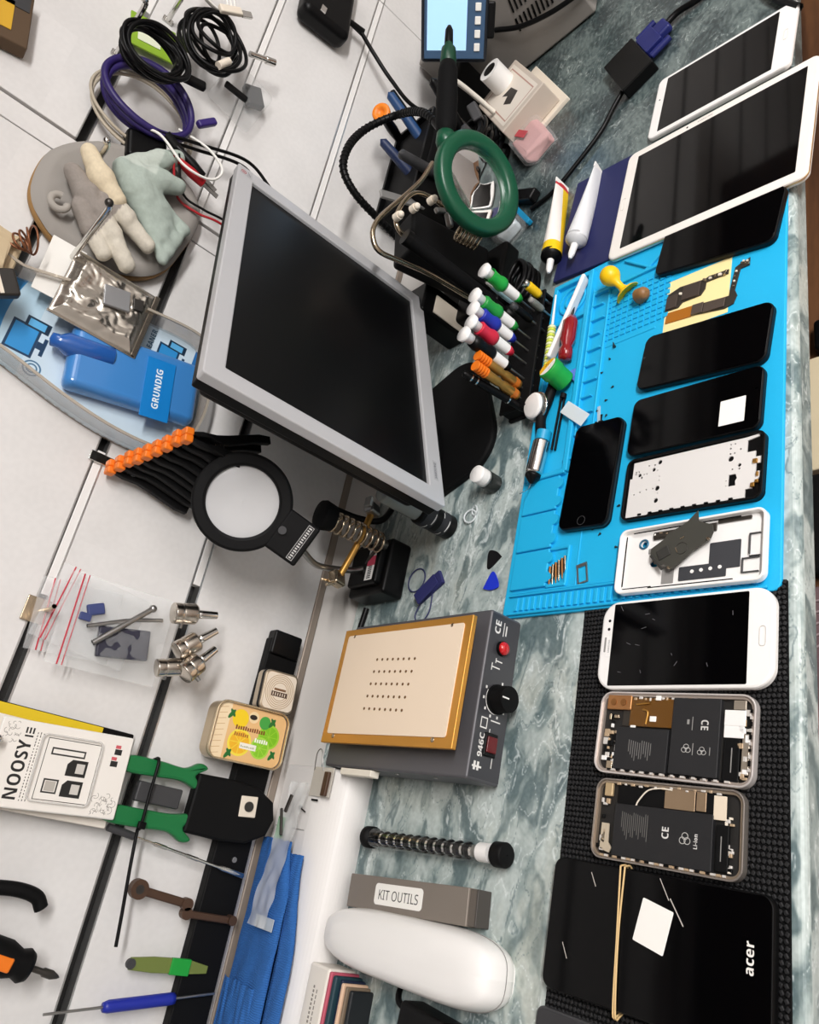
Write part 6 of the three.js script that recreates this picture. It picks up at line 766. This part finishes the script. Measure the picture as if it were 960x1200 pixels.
// ---------------------------------------------------------------- soldering corner right of the monitor
{
  const t = thing('magnifying_glass', 'green-rimmed magnifying glass with black handle', 'magnifier'); const c = V(0.544, 0.139, -0.319), n = V(-0.139, 0.035, 0.99).normalize(), q = new THREE.Quaternion().setFromUnitVectors(V(0, 0, 1), n), at = (g) => clean(g).applyMatrix4(new THREE.Matrix4().compose(c, q, V(1, 1, 1)));
  const pr = [[0.046, -0.007], [0.064, -0.008], [0.067, -0.005], [0.067, 0.005], [0.062, 0.009], [0.05, 0.0095], [0.046, 0.004], [0.046, -0.007]];
  mk('lens_ring', at(lathe(pr, 56).rotateX(Math.PI / 2)), M(0x0c4d34, 0.35), t);
  mk('lens', at(lathe([[0.0004, 0.004], [0.025, 0.003], [0.0462, 0.0008], [0.0462, -0.0008], [0.025, -0.003], [0.0004, -0.004]], 48).rotateX(Math.PI / 2)), MP(0xffffff, 0.02, 0, { transmission: 1, thickness: 0.006, ior: 1.5 }), t);
  const h = new THREE.Group(); aim(h, [0.566, 0.196, -0.325], [0.735, 0.229, -0.325]); const place = (g) => { h.updateMatrix(); return clean(g).applyMatrix4(h.matrix); };
  mk('handle', place(lathe([[0.0004, 0.012], [0.011, 0.013], [0.0135, 0.03], [0.014, 0.07], [0.0125, 0.115], [0.0105, 0.128], [0.0004, 0.13]], 24)), m.blackMat, t); mk('collar', place(lathe([[0.0004, -0.006], [0.01, -0.005], [0.0125, 0.004], [0.0115, 0.016], [0.0004, 0.016]], 24)), M(0x0c4d34, 0.35), t); mk('tail', place(lathe([[0.0004, 0.126], [0.0108, 0.127], [0.0095, 0.152], [0.0055, 0.154], [0.005, 0.182], [0.0025, 0.190], [0.0004, 0.190]], 24)), M(0x0b3d29, 0.4), t); mk('tail_tip', place(lathe([[0.0004, 0.160], [0.0058, 0.161], [0.0052, 0.184], [0.0028, 0.191], [0.0004, 0.1915]], 20)), m.black, t);
  const gp = [[0.60, 0.188, -0.34], [0.66, 0.205, -0.38], [0.70, 0.212, -0.44], [0.672, 0.238, -0.47], [0.613, 0.257, -0.47], [0.576, 0.253, -0.47], [0.556, 0.229, -0.47], [0.55, 0.18, -0.475], [0.545, 0.1, -0.48], [0.54, 0.02, -0.48]];
  const gc = new THREE.CatmullRomCurve3(vs(gp)); mk('gooseneck', clean(new THREE.TubeGeometry(gc, 120, 0.0052, 10)), m.black, t);
  for (let i = 6; i < 66; i++) { const p = gc.getPointAt(i / 74), d = gc.getTangentAt(i / 74), g = clean(new THREE.TorusGeometry(0.0052, 0.0009, 5, 14)); g.applyMatrix4(new THREE.Matrix4().compose(p, new THREE.Quaternion().setFromUnitVectors(V(0, 0, 1), d), V(1, 1, 1))); mk('neck_rib', g, m.blackSoft, t); }
  mk('foot', rbox(0.07, 0.02, 0.055, 0.005, 0.54, 0.01, -0.485), m.blackSoft, t);
}
{
  const t = thing('iron_stand', 'black soldering iron stand with bent nickel wire frame', 'iron stand'); 
  mk('base', rbox(0.11, 0.03, 0.085, 0.006, 0.515, 0.015, -0.415), m.black, t); mk('body', [rbox(0.07, 0.13, 0.05, 0.006, 0.513, 0.095, -0.425, -0.15, 0.1, 0.12)], m.blackSoft, t);
  mk('wire_frame', tube([[0.463, 0.03, -0.40], [0.450, 0.12, -0.40], [0.437, 0.168, -0.40], [0.427, 0.205, -0.40], [0.436, 0.219, -0.40], [0.455, 0.223, -0.40], [0.484, 0.214, -0.40], [0.569, 0.176, -0.40], [0.62, 0.162, -0.40]], 0.0034, false, 80), m.nickel, t);
  mk('wire_frame', tube([[0.462, 0.16, -0.39], [0.463, 0.198, -0.385], [0.49, 0.203, -0.385], [0.532, 0.187, -0.385], [0.547, 0.156, -0.385], [0.549, 0.116, -0.385], [0.552, 0.085, -0.385]], 0.0032, false, 60), m.nickel, t);
  for (const [x, y] of [[0.500, 0.187], [0.533, 0.164], [0.47, 0.207]]) mk('thumb_knob', [cyl(0.0055, 0.0055, 0.008, x, y, -0.377, Math.PI / 2), sph(0.0045, x, y, -0.371)], m.cream, t);
  const sp = []; for (let i = 0; i <= 90; i++) { const a = i / 90, th = a * Math.PI * 2 * 6; sp.push([0.503 + 0.013 * Math.cos(th), 0.124 - 0.03 * a + 0.002 * Math.sin(th), -0.362 + 0.012 * Math.sin(th) + 0.01 * a]); } mk('spring', tube(sp, 0.002, false, 300, 6), m.nickel, t);
  mk('clip', [rbox(0.02, 0.008, 0.008, 0.002, 0.512, 0.138, -0.366, 0.3, 0.2, 0.4), rbox(0.008, 0.02, 0.006, 0.002, 0.52, 0.152, -0.37, 0, 0.2, 0.7), rbox(0.03, 0.004, 0.004, 0.001, 0.523, 0.10, -0.352, 0, 0.5, 0.2)], m.steel, t);
  const ir = thing('soldering_iron', 'thick matte black iron handle standing in front of the wire frame', 'soldering iron'); aim(ir, [0.440, 0.019, -0.362], [0.447, 0.2, -0.374]); mk('handle', lathe([[0.0004, 0], [0.006, 0.001], [0.0075, 0.02], [0.0095, 0.045], [0.0095, 0.165], [0.008, 0.17], [0.0004, 0.171]], 22), m.blackMat, ir); mk('collar', cyl(0.0105, 0.0105, 0.008, 0, 0.17, 0), m.black, ir); mk('clamp_block', rbox(0.014, 0.02, 0.014, 0.002, 0, 0.035, 0), m.black, ir); mk('foot', lathe([[0.0004, -0.018], [0.01, -0.018], [0.012, -0.012], [0.01, 0.002], [0.0004, 0.003]], 20), m.black, ir);
  const sb = thing('power_brick', 'small black box with white side panel standing beside the monitor edge', 'box', [0.47, 0, -0.475]); mk('body', rbox(0.05, 0.09, 0.04, 0.004, 0, 0.045, 0), m.black, sb); mk('side_panel', rbox(0.03, 0.06, 0.003, 0.001, -0.004, 0.04, 0.0205), m.cream, sb);
  const pb = thing('parts_bag', 'clear bag with blue edge and white label under the green magnifier', 'bag', [0.628, 0, -0.405], 35); pb.scale.set(1.3, 1.15, 1.0); mk('contents', rbox(0.05, 0.018, 0.035, 0.006, 0, 0.01, 0), M(0xcdd6da, 0.3), pb); mk('film', rbox(0.066, 0.024, 0.05, 0.006, 0, 0.0125, 0), m.film, pb); mk('blue_edge', rbox(0.07, 0.008, 0.008, 0.002, 0, 0.006, 0.028), M(0x1187b5, 0.4), pb);
  const co = thing('cable', 'black cable heap behind the screwdriver stand', 'cable'); for (let k = 0; k < 5; k++) { const pts = []; for (let j = 0; j < 10; j++) { const a = j / 10 * 6.283; pts.push([0.475 + 0.03 * Math.cos(a) * rr(0.8, 1.1), 0.006 + k * 0.007, -0.335 - 0.016 * Math.sin(a) * rr(0.8, 1.1)]); } mk('loop', tube(pts, 0.0036, true, 40, 7), m.black, co); }
  const blk = (x, z, w, h, d, ry, l, mat = m.black, nm = 'accessory_box') => { const o = thing(nm, l, 'accessory', [x, 0, z], ry); mk('body', rbox(w, h, d, Math.min(w, h, d) * 0.08, 0, h / 2, 0), mat, o); return o; };
  const bin = blk(0.735, -0.522, 0.18, 0.13, 0.095, 0, 'black open tool bin near the wall behind the green magnifier', m.blackSoft, 'tool_bin');
  mk('rim', frame(0.182, 0.097, 0.01, 0.01, 0.006, 0.001, 0.128), m.black, bin);
  const tools = [[0.775, 0.1, -0.512, 0.838, 0.196, -0.525, M(0x1a4272, 0.5), 'pliers', 'blue and black plier handle rising from the tool bin'], [0.80, 0.155, -0.548, 0.766, 0.203, -0.508, m.black, 'screwdriver', 'screwdriver with round orange cap rising from the tool bin'], [0.70, 0.1, -0.51, 0.745, 0.185, -0.528, M(0x14274f, 0.5), 'pliers', 'dark blue curved plier handle in the tool bin'], [0.66, 0.09, -0.49, 0.62, 0.175, -0.5, M(0x9b9a98, 0.4, 0.5), 'metal_bracket', 'grey metal bracket leaning out of the tool bin'], [0.70, 0.1, -0.47, 0.665, 0.185, -0.46, m.darkGrey, 'tweezers', 'dark grey tweezers leaning out of the tool bin'], [0.8, 0.09, -0.46, 0.83, 0.17, -0.45, m.black, 'screwdriver', 'black screwdriver standing in the tool bin']];
  tools.forEach(([x, y, z, x2, y2, z2, mt, nm, l], i) => { const o = thing(nm, l, nm.replace('_', ' ')); aim(o, [x, y - 0.01, z], [x2, y2, z2]); const L = dist([x, y - 0.01, z], [x2, y2, z2]); mk('handle', i === 3 ? rbox(0.012, L, 0.005, 0.001, 0, L / 2, 0) : lathe([[0.0004, 0], [0.007, 0.001], [0.0085, L * 0.4], [0.007, L - 0.006], [0.0004, L]], 16), mt, o); if (i === 0) mk('black_side', rbox(0.01, L, 0.008, 0.003, 0.009, L / 2, 0), m.black, o); if (i === 1) mk('orange_cap', [lathe([[0.004, L - 0.002], [0.0135, L], [0.0145, L + 0.006], [0.0125, L + 0.009], [0.0065, L + 0.009], [0.0055, L + 0.005], [0.0004, L + 0.005]], 24)], M(0xf0851c, 0.45), o); });
  const wt = thing('cable_tie', 'broad cream strap running beside the magnifier handle', 'strap'); mk('strap', tube([[0.835, 0.155, -0.435], [0.85, 0.13, -0.437], [0.858, 0.095, -0.438], [0.862, 0.05, -0.437]], 0.0042, false, 30), M(0xe8e2d6, 0.5), wt);
  const rl = thing('tape_roll', 'white tape roll with dark core standing on the boxed card', 'roll', [0.925, 0.046, -0.43]); mk('roll', cyl(0.02, 0.02, 0.035, 0, 0.0175, 0, 0, 0, 0, 28), m.white, rl); mk('dark_core', cyl(0.012, 0.012, 0.001, 0, 0.0352, 0, 0, 0, 0, 20), m.black, rl);
  const hd = thing('cable_heap', 'heap of black cables between the magnifier handle and the cards', 'cable'); for (let k = 0; k < 9; k++) { const pts = []; for (let j = 0; j < 9; j++) { const a = j / 9 * 6.283; pts.push([0.785 + 0.05 * Math.cos(a) * rr(0.6, 1.1), 0.012 + k * 0.008 + rr(0, 0.012), -0.445 + 0.022 * Math.sin(a) * rr(0.6, 1.1)]); } mk('loop', tube(pts, 0.0042, true, 50, 7), m.black, hd); } mk('plug', rbox(0.03, 0.014, 0.016, 0.003, 0.815, 0.09, -0.43, 0.3, 0.4, 0.5), m.darkGrey, hd); mk('plug', rbox(0.012, 0.022, 0.01, 0.002, 0.77, 0.095, -0.432), m.darkGrey, hd);
}
{ // LCD meter, bench device, cards
  const t = thing('lcd_meter', 'handheld meter with glowing pale blue screen and button row', 'meter', [0.955, 0.165, -0.432]); t.up.set(-0.186, 0.74, -0.646); t.lookAt(-0.25, 0.52, 0.22); t.rotateZ(rad(0)); const up = 0;
  mk('body', rbox(0.115, 0.105, 0.022, 0.006, 0, 0, 0), M(0x12161f, 0.4), t); mk('bezel', rbox(0.105, 0.095, 0.003, 0.003, 0, 0, 0.0115), M(0x3b5878, 0.4), t);
  mk('screen', box(0.085, 0.062, 0.001, 0.002, 0.012, 0.0132), new THREE.MeshStandardMaterial({ color: 0x8fb6d8, roughness: 0.3, emissive: 0xa9d2f2, emissiveIntensity: 0.75 }), t);
  for (let k = 0; k < 5; k++) mk('button', rbox(0.011, 0.009, 0.003, 0.001, -0.036 + k * 0.018, -0.036, 0.0138), m.paper, t);
  const L = new THREE.RectAreaLight(0xa9d2f2, 0.6, 0.085, 0.062); t.updateMatrixWorld(); const lp = t.localToWorld(V(0.002, 0.012, 0.016)); L.position.copy(lp); L.quaternion.copy(t.quaternion); L.rotateY(Math.PI); scene.add(L);
  mk('foot', rbox(0.05, 0.016, 0.02, 0.003, 0, -0.055, -0.004), m.black, t);
  const sd = thing('meter_stand', 'black block carrying the handheld meter', 'stand', [0.968, 0, -0.515], 0); mk('block', rbox(0.06, 0.1, 0.05, 0.004, 0, 0.05, 0), m.blackSoft, sd);
  const d = thing('bench_device', 'beige-grey bench device with slanted vent slots', 'device', [1.012, 0, -0.285]); const gy = M(0x8e8984, 0.5);
  mk('case', rbox(0.3, 0.13, 0.285, 0.004, 0.151, 0.068, -0.1445), gy, d); for (const x of [0.03, 0.27]) for (const z of [-0.02, -0.26]) mk('foot', cyl(0.008, 0.008, 0.005, x, 0.0025, z), m.black, d);
  for (let r = 0; r < 2; r++) for (let k = 0; k < 9; k++) mk('vent_slot', box(0.0008, 0.022, 0.0032, -0.0003, 0.1 - r * 0.03, -0.028 - k * 0.0085 - r * 0.012, 0.35), m.black, d);
  mk('green_knob', cyl(0.008, 0.009, 0.012, -0.006, 0.112, -0.03, 0, 0, Math.PI / 2), M(0xa9c41c, 0.5), d); mk('cord', tube([[-0.004, 0.09, -0.14], [-0.012, 0.07, -0.10], [-0.012, 0.055, -0.05], [-0.004, 0.045, 0.0], [0.02, 0.03, 0.03], [0.06, 0.005, 0.04]], 0.0042, false, 40), m.black, d);
  const cards = [[0.93, -0.40, 0.006, 'white boxed card with dark picture leaning by the bench device', 0], [0.905, -0.385, 0.014, 'cream boxed card lying under the picture card', 1]];
  const tc = thing('boxed_card', cards[0][3], 'box', [0.885, 0.006, -0.412], 32); tc.rotation.x = 0; mk('carton', rbox(0.15, 0.04, 0.09, 0.002, 0, 0.02, 0), M(0xc9bcae, 0.6), tc);
  mk('picture', deck(0.13, 0.076, 0, 0.0404, 0), print(paint(256, 152, (c, w, h) => { c.fillStyle = '#e2d8cb'; c.fillRect(0, 0, w, h); c.strokeStyle = '#b58a7c'; c.lineWidth = 4; c.strokeRect(16, 14, w - 32, h - 28); c.fillStyle = '#2c241e'; c.beginPath(); c.moveTo(70, 60); c.lineTo(110, 44); c.lineTo(128, 70); c.lineTo(158, 58); c.lineTo(150, 96); c.lineTo(92, 102); c.closePath(); c.fill(); })), tc);
  const t2 = thing('boxed_card', 'flat cream card lying under the picture carton', 'box', [0.89, 0, -0.408], 30); mk('carton', slab(0.175, 0.105, 0.006, 0.002, 0.0008), m.cream, t2);
  const pk = thing('pink_bag', 'clear bag with pink contents beside the cards', 'bag', [0.78, 0, -0.372], 30); { const g = rbox(0.085, 0.024, 0.06, 0.011, 0, 0, 0, 0, 0, 0, 5), q = g.attributes.position; for (let i = 0; i < q.count; i++) { const k = n3(q.getX(i) * 50, q.getY(i) * 50, q.getZ(i) * 50) * 0.004; q.setXYZ(i, q.getX(i) + k, q.getY(i) + k * 0.6, q.getZ(i) - k); } g.computeVertexNormals(); mk('contents', tf(g.clone().scale(0.85, 0.85, 0.85), 0, 0.0125, 0), M(0xcf9c9a, 0.6), pk); mk('film', tf(g, 0, 0.0145, 0), m.film, pk); mk('red_print', rbox(0.03, 0.001, 0.012, 0.0004, 0.02, 0.027, -0.006, 0, 0.3), M(0xb8404a, 0.5), pk); }
  const bk = thing('cable_plug', 'black plug with short cord lying beside the pink bag', 'plug', [0.668, 0, -0.372], 60); mk('body', rbox(0.045, 0.016, 0.02, 0.004, 0, 0.008, 0), m.black, bk); mk('cord', tube([[0.02, 0.007, 0], [0.04, 0.005, 0.006], [0.06, 0.0045, 0.002], [0.072, 0.0045, -0.01]], 0.0036, false, 20), m.black, bk);
}
// ---------------------------------------------------------------- shelf under the worktop
{
  const s = thing('low_cabinet', 'brown wooden low cabinet under the worktop', 'cabinet', [0.35, YF, -0.24]); mk('carcass', rbox(1.9, 0.57, 0.62, 0.003, 0, 0.285, 0), M(0x4a3626, 0.6), s); mk('top_board', uvm(rbox(1.92, 0.02, 0.64, 0.003, 0, 0.58, 0), 1), M(0xb5a596, 0.55, 0, { map: plank }), s);
  const b = thing('paper_box', 'beige flat carton on the low cabinet', 'box', [0.262, -0.16, 0.0]); mk('carton', rbox(0.14, 0.012, 0.1, 0.002, 0, 0.006, 0), M(0xcbbd9f, 0.7), b);
  const k = thing('black_pouch', 'black soft pouch on the low cabinet', 'pouch', [0.13, -0.16, 0.0]); mk('pouch', rbox(0.11, 0.02, 0.1, 0.008, 0, 0.01, 0, 0, 0, 0, 3), m.blackMat, k);
  const k2 = thing('black_pouch', 'small black case beside the beige carton on the cabinet', 'case', [0.36, -0.16, 0.01]); mk('case', rbox(0.04, 0.016, 0.09, 0.005, 0, 0.008, 0), m.black, k2);
  const p = thing('sealed_bag', 'clear pinkish bag with red label on the low cabinet', 'bag', [-0.02, -0.16, 0.0]); mk('film', rbox(0.17, 0.014, 0.1, 0.006, 0, 0.007, 0), M(0x6d585b, 0.25), p); mk('red_label', rbox(0.03, 0.001, 0.05, 0.0004, -0.05, 0.0145, 0.0), M(0xc23038, 0.5), p); for (let i = 0; i < 5; i++) mk('crease', tube([[0.02 + i * 0.012, 0.0142, -0.05], [0.03 + i * 0.01, 0.0155, -0.01], [0.02 + i * 0.014, 0.0142, 0.04]], 0.0012), M(0x9d8b8d, 0.2), p);
  const d = thing('dark_folder', 'dark grey folder at the left of the low cabinet', 'folder', [-0.3, -0.16, 0.0]); mk('folder', rbox(0.38, 0.012, 0.12, 0.002, 0, 0.006, 0), M(0x26282a, 0.6), d);
}
renderer.render(scene, camera);
